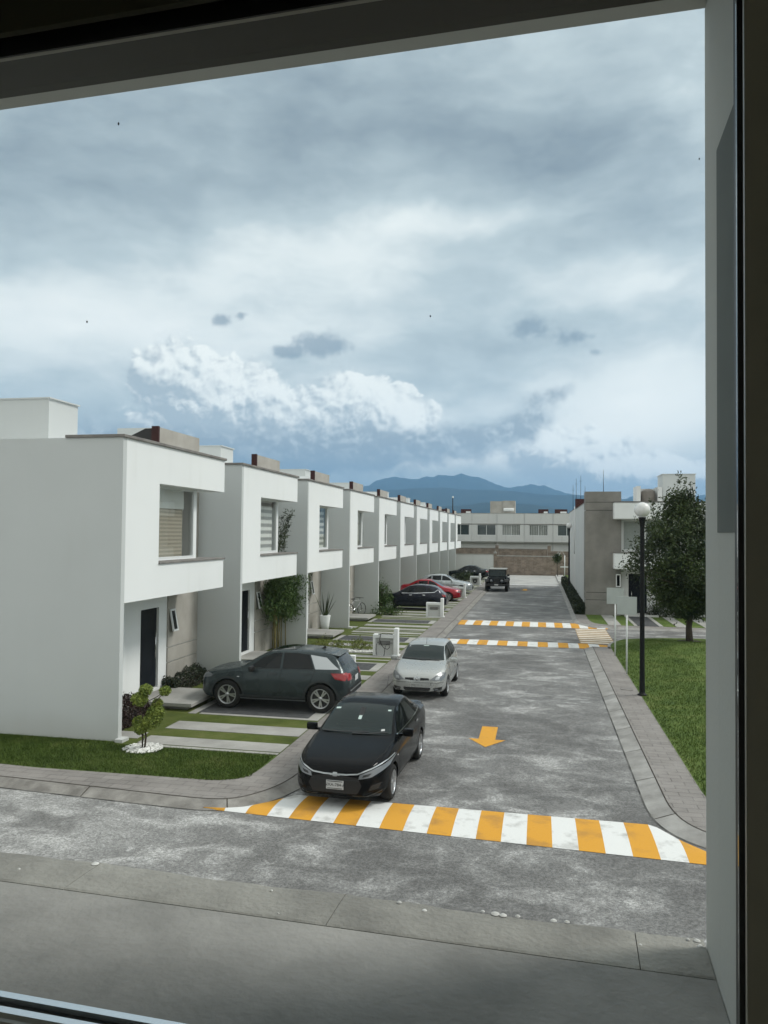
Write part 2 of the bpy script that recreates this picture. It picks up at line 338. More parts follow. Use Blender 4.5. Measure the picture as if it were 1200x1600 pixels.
def blind_mat(name, c1, c2, freq, axis=2):
    mt, nt, b = new_mat(name); N = nt.nodes; K = nt.links
    tc = N.new('ShaderNodeTexCoord'); sp = N.new('ShaderNodeSeparateXYZ'); K.new(tc.outputs['Object'], sp.inputs[0])
    w = N.new('ShaderNodeMath'); w.operation = 'SINE'; mu = N.new('ShaderNodeMath'); mu.operation = 'MULTIPLY'; mu.inputs[1].default_value = freq
    K.new(sp.outputs[axis], mu.inputs[0]); K.new(mu.outputs[0], w.inputs[0])
    r = N.new('ShaderNodeMapRange'); K.new(w.outputs[0], r.inputs[0]); r.inputs[1].default_value = -.35; r.inputs[2].default_value = .35
    mx = N.new('ShaderNodeMix'); mx.data_type = 'RGBA'; K.new(r.outputs[0], mx.inputs[0]); mx.inputs[6].default_value = (*c1, 1); mx.inputs[7].default_value = (*c2, 1)
    K.new(mx.outputs[2], b.inputs['Base Color']); b.inputs['Roughness'].default_value = .7
    return mt
MT['blind_wood'] = blind_mat('wooden_blind', (.27, .245, .20), (.40, .365, .305), 2*math.pi/.10)
MT['blind_zebra'] = blind_mat('striped_blind', (.30, .31, .31), (.80, .81, .80), 2*math.pi/.24)
MT['curtain'] = blind_mat('pleated_curtain', (.22, .23, .23), (.50, .51, .50), 2*math.pi/.22, 0)
MT['curtain_y'] = blind_mat('grey_curtain', (.22, .23, .23), (.48, .49, .48), 2*math.pi/.20, 1)
def clear_glass():
    mt = bpy.data.materials.new('clear_glass'); mt.use_nodes = True; nt = mt.node_tree; N = nt.nodes; K = nt.links
    for n in list(N): N.remove(n)
    o = N.new('ShaderNodeOutputMaterial'); t = N.new('ShaderNodeBsdfTransparent'); t.inputs[0].default_value = (.96, .965, .955, 1)
    g = N.new('ShaderNodeBsdfGlossy'); g.inputs['Roughness'].default_value = .01; g.inputs[0].default_value = (.9, .95, .95, 1)
    f = N.new('ShaderNodeLayerWeight'); f.inputs['Blend'].default_value = .5; mx = N.new('ShaderNodeMixShader')
    pw = N.new('ShaderNodeMath'); pw.operation = 'POWER'; K.new(f.outputs['Facing'], pw.inputs[0]); pw.inputs[1].default_value = 4.5
    ma = N.new('ShaderNodeMath'); ma.operation = 'MULTIPLY_ADD'; K.new(pw.outputs[0], ma.inputs[0]); ma.inputs[1].default_value = .9; ma.inputs[2].default_value = .02
    K.new(ma.outputs[0], mx.inputs[0]); K.new(t.outputs[0], mx.inputs[1]); K.new(g.outputs[0], mx.inputs[2]); K.new(mx.outputs[0], o.inputs[0])
    return mt
MT['clear'] = clear_glass()
MT['rail'] = simple('bright_rail', (.92, .93, .93), .2, .9)

# ------------------------------------------------------------------ helpers
def tag(o, label=None, cat=None, group=None, kind=None):
    if label: o['label'] = label
    if cat: o['category'] = cat
    if group: o['group'] = group
    if kind: o['kind'] = kind
    return o
def empty(name, loc, rz=0, label=None, cat=None, group=None):
    o = bpy.data.objects.new(name, None); COL.objects.link(o); o.location = loc; o.rotation_euler = (0, 0, rz)
    o.empty_display_size = .2
    return tag(o, label, cat, group)
class MB:
    """collects shapes into one mesh"""
    def __init__(s): s.bm = bmesh.new()
    def box(s, x0, x1, y0, y1, z0, z1, bevel=0, mi=0):
        vs = [s.bm.verts.new(p) for p in ((x0,y0,z0),(x1,y0,z0),(x1,y1,z0),(x0,y1,z0),(x0,y0,z1),(x1,y0,z1),(x1,y1,z1),(x0,y1,z1))]
        fs = [s.bm.faces.new([vs[i] for i in f]) for f in ((0,3,2,1),(4,5,6,7),(0,1,5,4),(1,2,6,5),(2,3,7,6),(3,0,4,7))]
        for f in fs: f.material_index = mi
        if bevel:
            es = list({e for f in fs for e in f.edges})
            bmesh.ops.bevel(s.bm, geom=es, offset=bevel, segments=2, affect='EDGES', profile=.5)
        return s
    def prism(s, pts, z0, z1, mi=0):
        """polygon in xy (ccw) extruded in z"""
        a = [s.bm.verts.new((x, y, z0)) for x, y in pts]; b = [s.bm.verts.new((x, y, z1)) for x, y in pts]
        n = len(pts); fs = [s.bm.faces.new(b), s.bm.faces.new(a[::-1])]
        for i in range(n): fs.append(s.bm.faces.new((a[i], a[(i+1) % n], b[(i+1) % n], b[i])))
        for f in fs: f.material_index = mi
        return s
    def ext(s, pts, axis, c0, c1, mi=0):
        """polygon extruded along axis: axis 'x' pts are (y,z), axis 'y' pts are (x,z)"""
        mk = (lambda c, p: (c, p[0], p[1])) if axis == 'x' else (lambda c, p: (p[0], c, p[1]))
        a = [s.bm.verts.new(mk(c0, p)) for p in pts]; b = [s.bm.verts.new(mk(c1, p)) for p in pts]
        n = len(pts); fs = [s.bm.faces.new(b), s.bm.faces.new(a[::-1])]
        for i in range(n): fs.append(s.bm.faces.new((a[i], a[(i+1) % n], b[(i+1) % n], b[i])))
        for f in fs: f.material_index = mi
        return s
    def tube(s, pts, rad, seg=10, mi=0, cap=True):
        """tube through pts; rad number or list"""
        pts = [Vector(p) for p in pts]; n = len(pts)
        rads = rad if isinstance(rad, (list, tuple)) else [rad]*n
        rings = []
        for i, p in enumerate(pts):
            d = (pts[min(i+1, n-1)] - pts[max(i-1, 0)]).normalized()
            ref = Vector((0, 0, 1)) if abs(d.z) < .95 else Vector((1, 0, 0))
            a = d.cross(ref).normalized(); b = d.cross(a)
            rings.append([s.bm.verts.new(p + (a*math.cos(t) + b*math.sin(t))*rads[i]) for t in [2*math.pi*k/seg for k in range(seg)]])
        for i in range(n-1):
            for k in range(seg):
                f = s.bm.faces.new((rings[i][k], rings[i][(k+1) % seg], rings[i+1][(k+1) % seg], rings[i+1][k])); f.smooth = True; f.material_index = mi
        if cap:
            s.bm.faces.new(rings[0][::-1]).material_index = mi; s.bm.faces.new(rings[-1]).material_index = mi
        return s
    def lathe(s, prof, c=(0, 0, 0), seg=24, axis='z', mi=0):
        """profile list (r, h)"""
        rings = []
        for r, h in prof:
            ring = []
            for k in range(seg):
                t = 2*math.pi*k/seg; u, v = max(r, 1e-4)*math.cos(t), max(r, 1e-4)*math.sin(t)
                p = (u, v, h) if axis == 'z' else ((u, h, v) if axis == 'y' else (h, u, v))
                ring.append(s.bm.verts.new((p[0]+c[0], p[1]+c[1], p[2]+c[2])))
            rings.append(ring)
        for i in range(len(rings)-1):
            for k in range(seg):
                f = s.bm.faces.new((rings[i][k], rings[i][(k+1) % seg], rings[i+1][(k+1) % seg], rings[i+1][k])); f.smooth = True; f.material_index = mi
        return s
    def build(s, name, mat, parent=None, recalc=True, sharp=None):
        if recalc: bmesh.ops.recalc_face_normals(s.bm, faces=s.bm.faces[:])
        if sharp is not None:
            for f in s.bm.faces: f.smooth = True
            for e in s.bm.edges:
                e.smooth = not (len(e.link_faces) == 2 and e.calc_face_angle(0) > R(sharp))
        me = bpy.data.meshes.new(name); s.bm.to_mesh(me); s.bm.free()
        for mm in (mat if isinstance(mat, (list, tuple)) else [mat]): me.materials.append(mm)
        o = bpy.data.objects.new(name, me); COL.objects.link(o)
        if parent: o.parent = parent
        return o
def wall_holes(mb, axis, c0, c1, u0, u1, v0, v1, holes, mi=0):
    """slab between c0 and c1 along axis ('x' or 'y'), spanning u (the other horizontal) and v (z), with rectangular holes (u0,u1,v0,v1)"""
    us = sorted({u0, u1, *[h[0] for h in holes], *[h[1] for h in holes]}); vs = sorted({v0, v1, *[h[2] for h in holes], *[h[3] for h in holes]})
    us = [u for u in us if u0 <= u <= u1]; vs = [v for v in vs if v0 <= v <= v1]
    def solid(i, j):
        if i < 0 or j < 0 or i >= len(us)-1 or j >= len(vs)-1: return False
        uc, vc = (us[i]+us[i+1])/2, (vs[j]+vs[j+1])/2
        return not any(h[0] < uc < h[1] and h[2] < vc < h[3] for h in holes)
    cache = {}
    def V(c, u, v):
        k = (c, u, v)
        if k not in cache: cache[k] = mb.bm.verts.new((c, u, v) if axis == 'x' else (u, c, v))
        return cache[k]
    def q(*p):
        f = mb.bm.faces.new([V(*x) for x in p]); f.material_index = mi
    for i in range(len(us)-1):
        for j in range(len(vs)-1):
            if not solid(i, j): continue
            a, b, c, d = us[i], us[i+1], vs[j], vs[j+1]
            q((c0,a,c),(c0,b,c),(c0,b,d),(c0,a,d)); q((c1,a,c),(c1,b,c),(c1,b,d),(c1,a,d))
            if not solid(i-1, j): q((c0,a,c),(c1,a,c),(c1,a,d),(c0,a,d))
            if not solid(i+1, j): q((c0,b,c),(c1,b,c),(c1,b,d),(c0,b,d))
            if not solid(i, j-1): q((c0,a,c),(c1,a,c),(c1,b,c),(c0,b,c))
            if not solid(i, j+1): q((c0,a,d),(c1,a,d),(c1,b,d),(c0,b,d))
def copy_tree(o, parent=None):
    c = o.copy(); COL.objects.link(c); c.parent = parent
    for ch in list(o.children): copy_tree(ch, c)
    return c
def text_mesh(s, size, mat, name, parent, loc, rot, ext=.002):
    cu = bpy.data.curves.new('t', 'FONT'); cu.body = s; cu.size = size; cu.extrude = ext; cu.align_x = 'CENTER'; cu.align_y = 'CENTER'
    t = bpy.data.objects.new('t', cu); COL.objects.link(t)
    dg = bpy.context.evaluated_depsgraph_get(); me = bpy.data.meshes.new_from_object(t.evaluated_get(dg))
    bpy.data.objects.remove(t); me.name = name; me.materials.clear(); me.materials.append(mat)
    o = bpy.data.objects.new(name, me); COL.objects.link(o); o.parent = parent; o.location = loc; o.rotation_euler = rot
    return o
def leaves_mesh(name, centers, size, mat, parent=None, aspect=.5, droop=0.0, up=0.0):
    """one leaf quad (kite) per centre, random direction"""
    n = len(centers); C = np.asarray(centers)
    d = rng.normal(size=(n, 3)); d[:, 2] += up - droop; d /= np.linalg.norm(d, axis=1)[:, None]
    e = rng.normal(size=(n, 3)); e -= (e*d).sum(1)[:, None]*d; e /= np.linalg.norm(e, axis=1)[:, None]
    s = size*(.6 + .8*rng.random(n))[:, None]
    nn = np.cross(d, e)
    v = np.stack([C - d*s*.5, C + e*s*aspect*.5 + nn*s*.08, C + d*s*.5, C - e*s*aspect*.5 + nn*s*.08], 1).reshape(-1, 3)
    me = bpy.data.meshes.new(name); f = np.arange(4*n).reshape(n, 4)
    me.from_pydata(v.tolist(), [], f.tolist()); me.materials.append(mat)
    o = bpy.data.objects.new(name, me); COL.objects.link(o)
    if parent: o.parent = parent
    return o
def clump_points(cx, cy, cz, rx, ry, rz, nclump, per, cr, shell=.5):
    pts = []
    for i in range(nclump):
        d = rng.normal(size=3); d /= np.linalg.norm(d); r = shell + (1-shell)*rng.random()
        c = np.array([cx, cy, cz]) + d*r*np.array([rx, ry, rz])
        q = rng.normal(size=(per, 3))*cr*(.6+.8*rng.random()); pts.append(c + q)
    return np.concatenate(pts)

# ================================================================== THE SETTING
def sheet(name, pts, z, mat, kind='structure'):
    bm = bmesh.new(); bm.faces.new([bm.verts.new((x, y, z)) for x, y in pts])
    bmesh.ops.triangulate(bm, faces=bm.faces[:]); bmesh.ops.recalc_face_normals(bm, faces=bm.faces[:])
    for f in bm.faces:
        if f.normal.z < 0: f.normal_flip()
    me = bpy.data.meshes.new(name); bm.to_mesh(me); bm.free(); me.materials.append(mat)
    o = bpy.data.objects.new(name, me); COL.objects.link(o)
    if kind: o['kind'] = kind
    return o
RZ = -.1
def offs(pl, d):
    """offset an open polyline to its right side by d"""
    out = []
    for i, p in enumerate(pl):
        a = Vector(pl[max(i-1, 0)]); b = Vector(pl[min(i+1, len(pl)-1)]); t = (b-a).normalized()
        out.append((p[0] + t.y*d, p[1] - t.x*d))
    return out
def smooth_pl(pl, k=2):
    for _ in range(k):
        q = [pl[0]]
        for a, b in zip(pl[:-1], pl[1:]):
            q += [(a[0]*.75+b[0]*.25, a[1]*.75+b[1]*.25), (a[0]*.25+b[0]*.75, a[1]*.25+b[1]*.75)]
        q.append(pl[-1]); pl = q
    return pl
def strip_mesh(name, A, zA, B, zB, mat, skirt=None):
    bm = bmesh.new(); va = [bm.verts.new((x, y, zA)) for x, y in A]; vb = [bm.verts.new((x, y, zB)) for x, y in B]
    for i in range(len(A)-1): bm.faces.new((va[i], va[i+1], vb[i+1], vb[i]))
    if skirt is not None:
        vc = [bm.verts.new((x, y, skirt)) for x, y in B]
        for i in range(len(A)-1): bm.faces.new((vb[i], vb[i+1], vc[i+1], vc[i]))
    bmesh.ops.recalc_face_normals(bm, faces=bm.faces[:])
    if sum(f.normal.z for f in bm.faces) < 0:
        for f in bm.faces: f.normal_flip()
    me = bpy.data.meshes.new(name); bm.to_mesh(me); bm.free(); me.materials.append(mat)
    o = bpy.data.objects.new(name, me); COL.objects.link(o); o['kind'] = 'structure'; return o
sheet('terrain', [(-15000, -500), (15000, -500), (15000, 15000), (-15000, 15000)], -.16, MT['terrain'])
sheet('road', [(-70, -12), (60, -12), (60, 88.7), (-70, 88.7)], RZ, MT['road'])
MT['strip'] = noisy('strip_concrete', (.27, .265, .25), (.37, .365, .345), 1.1, bump=.25)
MT['kerb'] = noisy('kerb_concrete', (.20, .195, .185), (.35, .345, .33), 1.6, bump=.3, stretch=(1, 1, 1))
MT['far_pave'] = noisy('pale_paving', (.30, .30, .29), (.40, .40, .385), .7, bump=.2)
# left block: kerb line (top), drawn anticlockwise as seen from above
LK = [(-70, 16.45), (-9.3, 12.50), (-6.2, 12.28)] + smooth_pl([(-6.2, 12.28), (-5.5, 12.24), (-5.0, 12.35), (-4.6, 12.95), (-4.4, 13.7), (-4.36, 15.0)])[1:-1] + [(-4.36, 15.0), (-4.35, 88.6)]
LI = [(-70, 17.0), (-9.3, 13.12), (-6.2, 13.17)] + smooth_pl([(-6.2, 13.17), (-5.9, 13.18), (-5.6, 13.22), (-5.3, 13.42), (-5.18, 13.8), (-5.15, 15.0)])[1:-1] + [(-5.15, 15.0), (-5.15, 88.6)]
def kerb_joints(top, off_, step):
    """dark open joints: along the back of the kerb, along the road edge and across every block"""
    o1 = offs(top, -.012); bot = offs(top, off_); b2 = offs(top, off_+.03)
    strip_mesh('kerb', o1, .003, offs(top, .008), .0015, MT['soil'])
    strip_mesh('kerb', bot, RZ+.006, b2, RZ+.0045, MT['joint_dirt'])
    bm = bmesh.new(); acc = 0
    for (a, b), (c, d) in zip(zip(top[:-1], top[1:]), zip(bot[:-1], bot[1:])):
        a, b, c, d = map(Vector, (a, b, c, d)); L = (b-a).length; t = (step-acc) % step
        while t < L and a.y < 75:
            f = t/L; p, q = a.lerp(b, f), c.lerp(d, f); s_ = (b-a).normalized()*.009
            v = [bm.verts.new((p.x-s_.x, p.y-s_.y, .003)), bm.verts.new((p.x+s_.x, p.y+s_.y, .003)), bm.verts.new((q.x+s_.x, q.y+s_.y, RZ+.008)), bm.verts.new((q.x-s_.x, q.y-s_.y, RZ+.008))]
            bm.faces.new(v); t += step
        acc = (acc+L) % step
    me = bpy.data.meshes.new('kerb'); bm.to_mesh(me); bm.free(); me.materials.append(MT['soil']); o = bpy.data.objects.new('kerb', me); COL.objects.link(o); o['kind'] = 'structure'
MT['joint_dirt'] = noisy('joint_dirt', (.03, .03, .028), (.12, .118, .11), 2.2, pos=(.4, .6))
strip_mesh('pavement', LI, 0, LK, 0, MT['pave'])
MT['kerb_old'] = noisy('old_kerb_concrete', (.14, .132, .122), (.28, .27, .25), 2.4, bump=.3)
strip_mesh('kerb', LK, -.001, offs(LK, .27), RZ+.004, MT['kerb_old']); kerb_joints(LK, .27, 2.6)
RK = [(2.13, 32.3), (2.13, 14.6)] + smooth_pl([(2.13, 14.6), (2.13, 13.5), (2.3, 12.8), (2.75, 12.35), (3.6, 12.1), (5.0, 11.95)])[1:-1] + [(5.0, 11.95), (60, 8.2)]
RI = [(2.82, 32.3), (2.82, 15.2)] + smooth_pl([(2.82, 15.2), (2.82, 14.2), (3.0, 13.6), (3.4, 13.25), (4.0, 13.05), (5.0, 12.9)])[1:-1] + [(5.0, 12.9), (60, 9.2)]
strip_mesh('pavement', RI, 0, RK, 0, MT['pave'])
strip_mesh('kerb', RK, -.001, offs(RK, .34), RZ+.004, MT['kerb']); kerb_joints(RK, .34, 1.9)
# far right block
FK = [(60, 39.4), (4.6, 39.4)] + smooth_pl([(4.6, 39.4), (3.6, 39.45), (2.7, 39.9), (2.2, 40.6), (2.0, 41.5), (1.98, 42.6)])[1:-1] + [(1.98, 42.6), (1.98, 88.6)]
FK = FK[::-1]
FI = [(60, 40.2), (4.6, 40.2)] + smooth_pl([(4.6, 40.2), (3.7, 40.22), (3.1, 40.5), (2.75, 41.0), (2.62, 41.8), (2.58, 42.8)])[1:-1] + [(2.58, 42.8), (2.58, 88.6)]
FI = FI[::-1]
strip_mesh('pavement', FI, 0, FK, 0, MT['pave'])
strip_mesh('kerb', FK, -.001, offs(FK, .22), RZ+.004, MT['kerb'])
sheet('pavement', [(-4.08, 71.9), (1.76, 71.9), (1.76, 88.65), (-4.08, 88.65)], RZ+.004, MT['far_pave'])
# lawns
MT['soil2'] = MT['soil']
LAWN_L = LI[1:]+[(-9.5, 88.6), (-60, 88.6), (-60, 16.4)]
sheet('lawn', LI + [(-70, 88.6)], -.004, MT['grass'])
# the right lawn is a low mound
def mound():
    far = [(2.82, 31.9)] + smooth_pl([(2.82, 31.9), (2.9, 33.4), (3.6, 34.9), (4.8, 35.7), (6.5, 36.0)])[1:-1] + [(6.5, 36.0), (60, 36.0)]
    poly = RI[1:][::-1]; poly = [(60, 36.0)] + far[::-1][1:-1] + [(2.82, 31.9), (2.82, 15.2)] + RI[2:]
    o = sheet('lawn', poly, -.002, MT['grass'])
    bm = bmesh.new(); bm.from_mesh(o.data)
    for _ in range(5):
        es = [e for e in bm.edges if e.calc_length() > 1.2]
        if not es: break
        bmesh.ops.subdivide_edges(bm, edges=es, cuts=1); bmesh.ops.triangulate(bm, faces=bm.faces[:])
    for v in bm.verts:
        d = min(v.co.x-2.82, 3.5, (36.0-v.co.y)*.8 if v.co.y < 36 else 0, v.co.y-12.0)
        d = max(d, 0)/3.5
        v.co.z += mh(v.co.x, v.co.y)
    for f in bm.faces: f.smooth = True
    bm.to_mesh(o.data); bm.free()
def mh(x, y):
    d = max(0, min((x-2.9)/2.6, (35.4-y)/3.0, (y-13.8)/3.0, 1)); d = d*d*(3-2*d)
    return .20*d
mound()
strip_mesh('kerb', [(60, 36.0)] + smooth_pl([(6.5, 36.0), (4.8, 35.7), (3.6, 34.9), (2.9, 33.4), (2.82, 31.9)]), 0, [(60, 36.1)] + smooth_pl([(6.5, 36.12), (4.73, 35.81), (3.5, 34.98), (2.78, 33.4), (2.70, 31.9)]), 0, MT['kerb'], skirt=RZ)
sheet('lawn', FI[::-1][:0] + [(2.58, 88.6), (2.58, 42.8)] + FI[::-1][2:-1][::-1][:0] + [p for p in FI[1:-1]] + [(60, 40.2), (60, 88.6)], -.004, MT['strip_grass']) if False else None
def poly_from(FIl):
    return [(60, 88.6)] + FIl + []
sheet('lawn', FI + [(60, 88.6)], -.004, MT['grass'])

# grass blades (near lawns): uncountable
def blades(name, n, sampler, h, mat, zf=lambda x, y: 0.0):
    P = np.array([sampler() for _ in range(n)])
    a = rng.random(n)*2*np.pi; hh = h*(.5+rng.random(n)); w = .006+.004*rng.random(n)
    lean = rng.normal(size=(n, 2))*.45
    z = np.array([zf(x, y) for x, y in P])
    v = np.zeros((n, 3, 3))
    v[:, 0, 0] = P[:, 0]-np.cos(a)*w; v[:, 0, 1] = P[:, 1]-np.sin(a)*w; v[:, 0, 2] = z
    v[:, 1, 0] = P[:, 0]+np.cos(a)*w; v[:, 1, 1] = P[:, 1]+np.sin(a)*w; v[:, 1, 2] = z
    v[:, 2, 0] = P[:, 0]+lean[:, 0]*hh; v[:, 2, 1] = P[:, 1]+lean[:, 1]*hh; v[:, 2, 2] = z+hh
    me = bpy.data.meshes.new(name); me.from_pydata(v.reshape(-1, 3).tolist(), [], np.arange(3*n).reshape(n, 3).tolist()); me.materials.append(mat)
    o = bpy.data.objects.new(name, me); COL.objects.link(o); o['kind'] = 'stuff'
    tag(o, 'short green mown grass of the lawns beside the pavements', 'grass'); return o
def s_left():
    while True:
        x = random.uniform(-14, -5.2); y = random.uniform(13.15, 15.02)
        if x < -9.3 and y < 13.12 + (-9.3-x)*.064: continue
        if x > -5.9 and (y-13.15) < (x+5.9)**2*.7: continue
        if (x+8.0)**2+(y-14.72)**2 < .34**2: continue
        if y > 14.86 and x > -8.8: continue
        return x, y
gl = blades('grass', 46000, s_left, .045, MT['grass']); gl['label'] = 'short green grass of the corner lawn under the white side wall'
def s_right():
    while True:
        x = random.uniform(2.84, 8.0); y = 13.3 + (random.random()**1.5)*22.0
        if x > 5 and y > 25 and random.random() < .5: continue
        if y > 32 and (x-2.82) < (y-32)*.6: continue
        if y < 14.2 and (x-2.82) > (y-13.4)*9: continue
        return x, y
gr = blades('grass', 60000, s_right, .05, MT['grass'], mh); gr['label'] = 'short green grass of the raised lawn around the tree and lamp post'

# painted markings on the road
def paint(name, quads, mat, z=RZ+.006, label=None):
    bm = bmesh.new()
    for q in quads: bm.faces.new([bm.verts.new((x, y, z)) for x, y in q])
    bmesh.ops.recalc_face_normals(bm, faces=bm.faces[:])
    for f in bm.faces:
        if f.normal.z < 0: f.normal_flip()
    me = bpy.data.meshes.new(name); bm.to_mesh(me); bm.free(); me.materials.append(mat)
    o = bpy.data.objects.new(name, me); COL.objects.link(o); return tag(o, kind='structure')
def hump(name, x0, x1, yf, yb, first, n, pitch, hgt=.055, taperL=None, taperR=None, sk=0.0):
    """a low speed hump with painted bars; yf, yb: functions of x for front and back edge. Stripes parallel to the street"""
    bmY, bmW, bmB = bmesh.new(), bmesh.new(), bmesh.new()
    def zz(t): return RZ+.006 + hgt*math.sin(math.pi*min(max(t, 0), 1))
    for k in range(n):
        xa, xb = first+k*pitch, first+(k+1)*pitch
        xa, xb = max(xa, x0), min(xb, x1)
        if xb <= xa: continue
        bm = bmY if k % 2 == 0 else bmW
        T = 8; U = 3; grid = []
        for i in range(T+1):
            t = i/T
            grid.append([bm.verts.new((x_ + sk*t, yf(x_)+(yb(x_)-yf(x_))*t, zz(t))) for x_ in [xa+(xb-xa)*j/U for j in range(U+1)]])
        for i in range(T):
            for j in range(U):
                bm.faces.new((grid[i][j], grid[i][j+1], grid[i+1][j+1], grid[i+1][j])).smooth = True
    for bm, mt, nm in ((bmY, MT['paint_yellow'], name), (bmW, MT['paint_white'], name)):
        bmesh.ops.recalc_face_normals(bm, faces=bm.faces[:])
        for f in bm.faces:
            if f.normal.z < 0: f.normal_flip()
        me = bpy.data.meshes.new(nm); bm.to_mesh(me); bm.free(); me.materials.append(mt)
        o = bpy.data.objects.new(nm, me); COL.objects.link(o); o['kind'] = 'structure'
lerp = lambda x, P: float(np.interp(x, [p[0] for p in P], [p[1] for p in P]))
yfront = lambda x: 11.80 - .060*(x+1.3)
yback = lambda x: lerp(x, [(-5.5, 12.03), (-5.1, 12.12), (-4.8, 12.3), (-4.45, 12.66), (-4.15, 13.04), (1.78, 12.97), (2.1, 12.42), (2.5, 11.95), (2.9, 11.72), (3.4, 11.54)])
hump('speed_hump', -5.45, 3.3, yfront, yback, -2.43-8*.3765, 24, .3765, hgt=.03)
hump('speed_hump', -4.05, 1.78, lambda x: 32.35, lambda x: 33.95, -4.05+.1, 16, .40, hgt=.04) if False else None
hump('speed_hump', -4.05, 3.1, lambda x: 32.3-(.0 if x < 1.8 else (x-1.8)*.05), lambda x: 33.75 if x < 2 else 33.75-(x-2)*.3, -4.2, 18, .415, hgt=.03)
hump('speed_hump', -4.05, 3.3, lambda x: 39.2, lambda x: 41.3 if x < 1.9 else max(39.45, 41.3-(x-1.9)*2.6), -4.1, 19, .405, hgt=.03)
qs = []
for i in range(8):
    y0 = 33.9 + i*.66; qs.append([(1.75, y0), (3.15, y0), (3.15, y0+.36), (1.75, y0+.36)])
paint('zebra_crossing', qs, noisy('faded_cream_paint', (.42, .37, .30), (.66, .60, .50), 3, pos=(.3, .5)), z=RZ+.011)
paint('zebra_crossing', [[(1.72, 33.8), (3.18, 33.8), (3.18, 39.15), (1.72, 39.15)]], noisy('faded_orange_paint', (.26, .19, .12), (.36, .24, .13), 2), z=RZ+.005)
# direction arrow (points towards the corner with the side road)
ax = -1.12
paint('road_arrow', [[(ax-.20, 18.65), (ax-.20, 17.50), (ax+.17, 17.50), (ax+.17, 18.65)], [(ax-.42, 17.50), (ax-.01, 16.85), (ax+.40, 17.50)]], MT['paint_yellow'])
paint('road_arrow', [[(-1.3, 66.2), (-1.3, 65.0), (-1.0, 65.0), (-1.0, 66.2)], [(-1.6, 65.0), (-1.15, 64.2), (-.7, 65.0)]], MT['paint_yellow'])
paint('road_line', [[(-4.05, 71.4), (1.75, 71.4), (1.75, 71.9), (-4.05, 71.9)]], MT['paint_white'])

# mountains
def ridge(name, prof, dist, depth, seed, mat, rough=.12):
    r = np.random.default_rng(seed)
    az = np.arange(prof[0][0]-22, prof[-1][0]+40, .18); base = np.interp(az, [p[0] for p in prof], [p[1] for p in prof])
    # fractal outline and flanks
    def fr(x, octs=6):
        s = np.zeros_like(x)
        for o_ in range(octs):
            f = .35*2**o_; ph = r.random(4000)
            xi = (x+60)*f; i0 = np.floor(xi).astype(int) % 3999; t = xi-np.floor(xi); t = t*t*(3-2*t)
            s += (ph[i0]*(1-t)+ph[i0+1]*t-.5)/1.9**o_
        return s
    top = np.tan(np.radians(np.maximum(base + fr(az)*rough*2, .3)))*dist
    V = []; F = []; NR = 14
    for j in range(NR+1):
        u = j/NR; w = fr(az + j*.35)*.10
        rr = dist - depth*(1-u)**1.1; hh = top*(u**.8)*(1 + w*(1-u)*3*u)
        for k in range(len(az)):
            a = np.radians(az[k]); V.append((rr*math.sin(a), rr*math.cos(a), hh[k]-1 if j else -5))
    n = len(az)
    for k in range(n): V.append(((dist+depth*.6)*math.sin(np.radians(az[k])), (dist+depth*.6)*math.cos(np.radians(az[k])), -5))
    for j in range(NR+1):
        for k in range(n-1): F.append((j*n+k, j*n+k+1, (j+1)*n+k+1, (j+1)*n+k))
    me = bpy.data.meshes.new(name); me.from_pydata([tuple(map(float, v)) for v in V], [], F); me.materials.append(mat)
    for p in me.polygons: p.use_smooth = True
    o = bpy.data.objects.new(name, me); COL.objects.link(o); o['kind'] = 'structure'; return o
MT['forest'] = noisy('forested_slope', (.012, .028, .030), (.030, .050, .048), .004, bump=0, spec=.1)
R1=[(-25.5,2.9),(-18.6,3.1),(-14.3,3.45),(-13.4,3.7),(-12.4,3.78),(-11.5,3.93),(-10.5,4.11),(-9.07,3.98),(-7.9,4.2),(-7.2,4.37),(-6.0,4.47),(-5.0,4.42),(-3.4,4.0),(-2.0,3.62),(-0.6,3.34),(2.6,2.96),(11.2,2.72)]
R2=[(-25.5,2.41),(-14.1,3.07),(-9.54,3.36),(-6.69,3.47),(-3.85,3.35),(-1.99,3.24),(0.3,3.01),(2.8,2.86),(7.0,2.66),(11.2,2.46)]
R3=[(-25.5,1.4),(-11.4,1.67),(-5.73,2.19),(-3.85,2.34),(-2.45,2.26),(-0.6,2.31),(1.23,2.03),(2.8,1.85),(11.2,1.75)]
ridge('hills', R1, 9000, 2500, 3, MT['forest'], .34)
ridge('hills', R2, 6200, 1500, 5, MT['forest'], .06)
ridge('hills', R3, 4000, 900, 8, MT['forest'], .08)
hz = MB().box(-9500, 9500, -40, 13000, -1.2, 1150).build('haze', [])if False else None
def make_haze():
    mt = bpy.data.materials.new('haze_air'); mt.use_nodes = True; nt = mt.node_tree
    for n in list(nt.nodes): nt.nodes.remove(n)
    o = nt.nodes.new('ShaderNodeOutputMaterial'); v = nt.nodes.new('ShaderNodeVolumePrincipled'); nt.links.new(v.outputs[0], o.inputs['Volume'])
    v.inputs['Color'].default_value = (.32, .62, 1.0, 1); v.inputs['Density'].default_value = HAZE_D; v.inputs['Anisotropy'].default_value = .2
    h = MB().box(-9800, 9800, -60, 12000, -6.5, 790).build('haze', mt); tag(h, 'thin blue haze over the far mountains', 'haze', kind='stuff')
HAZE_D = 1.2e-4
make_haze()

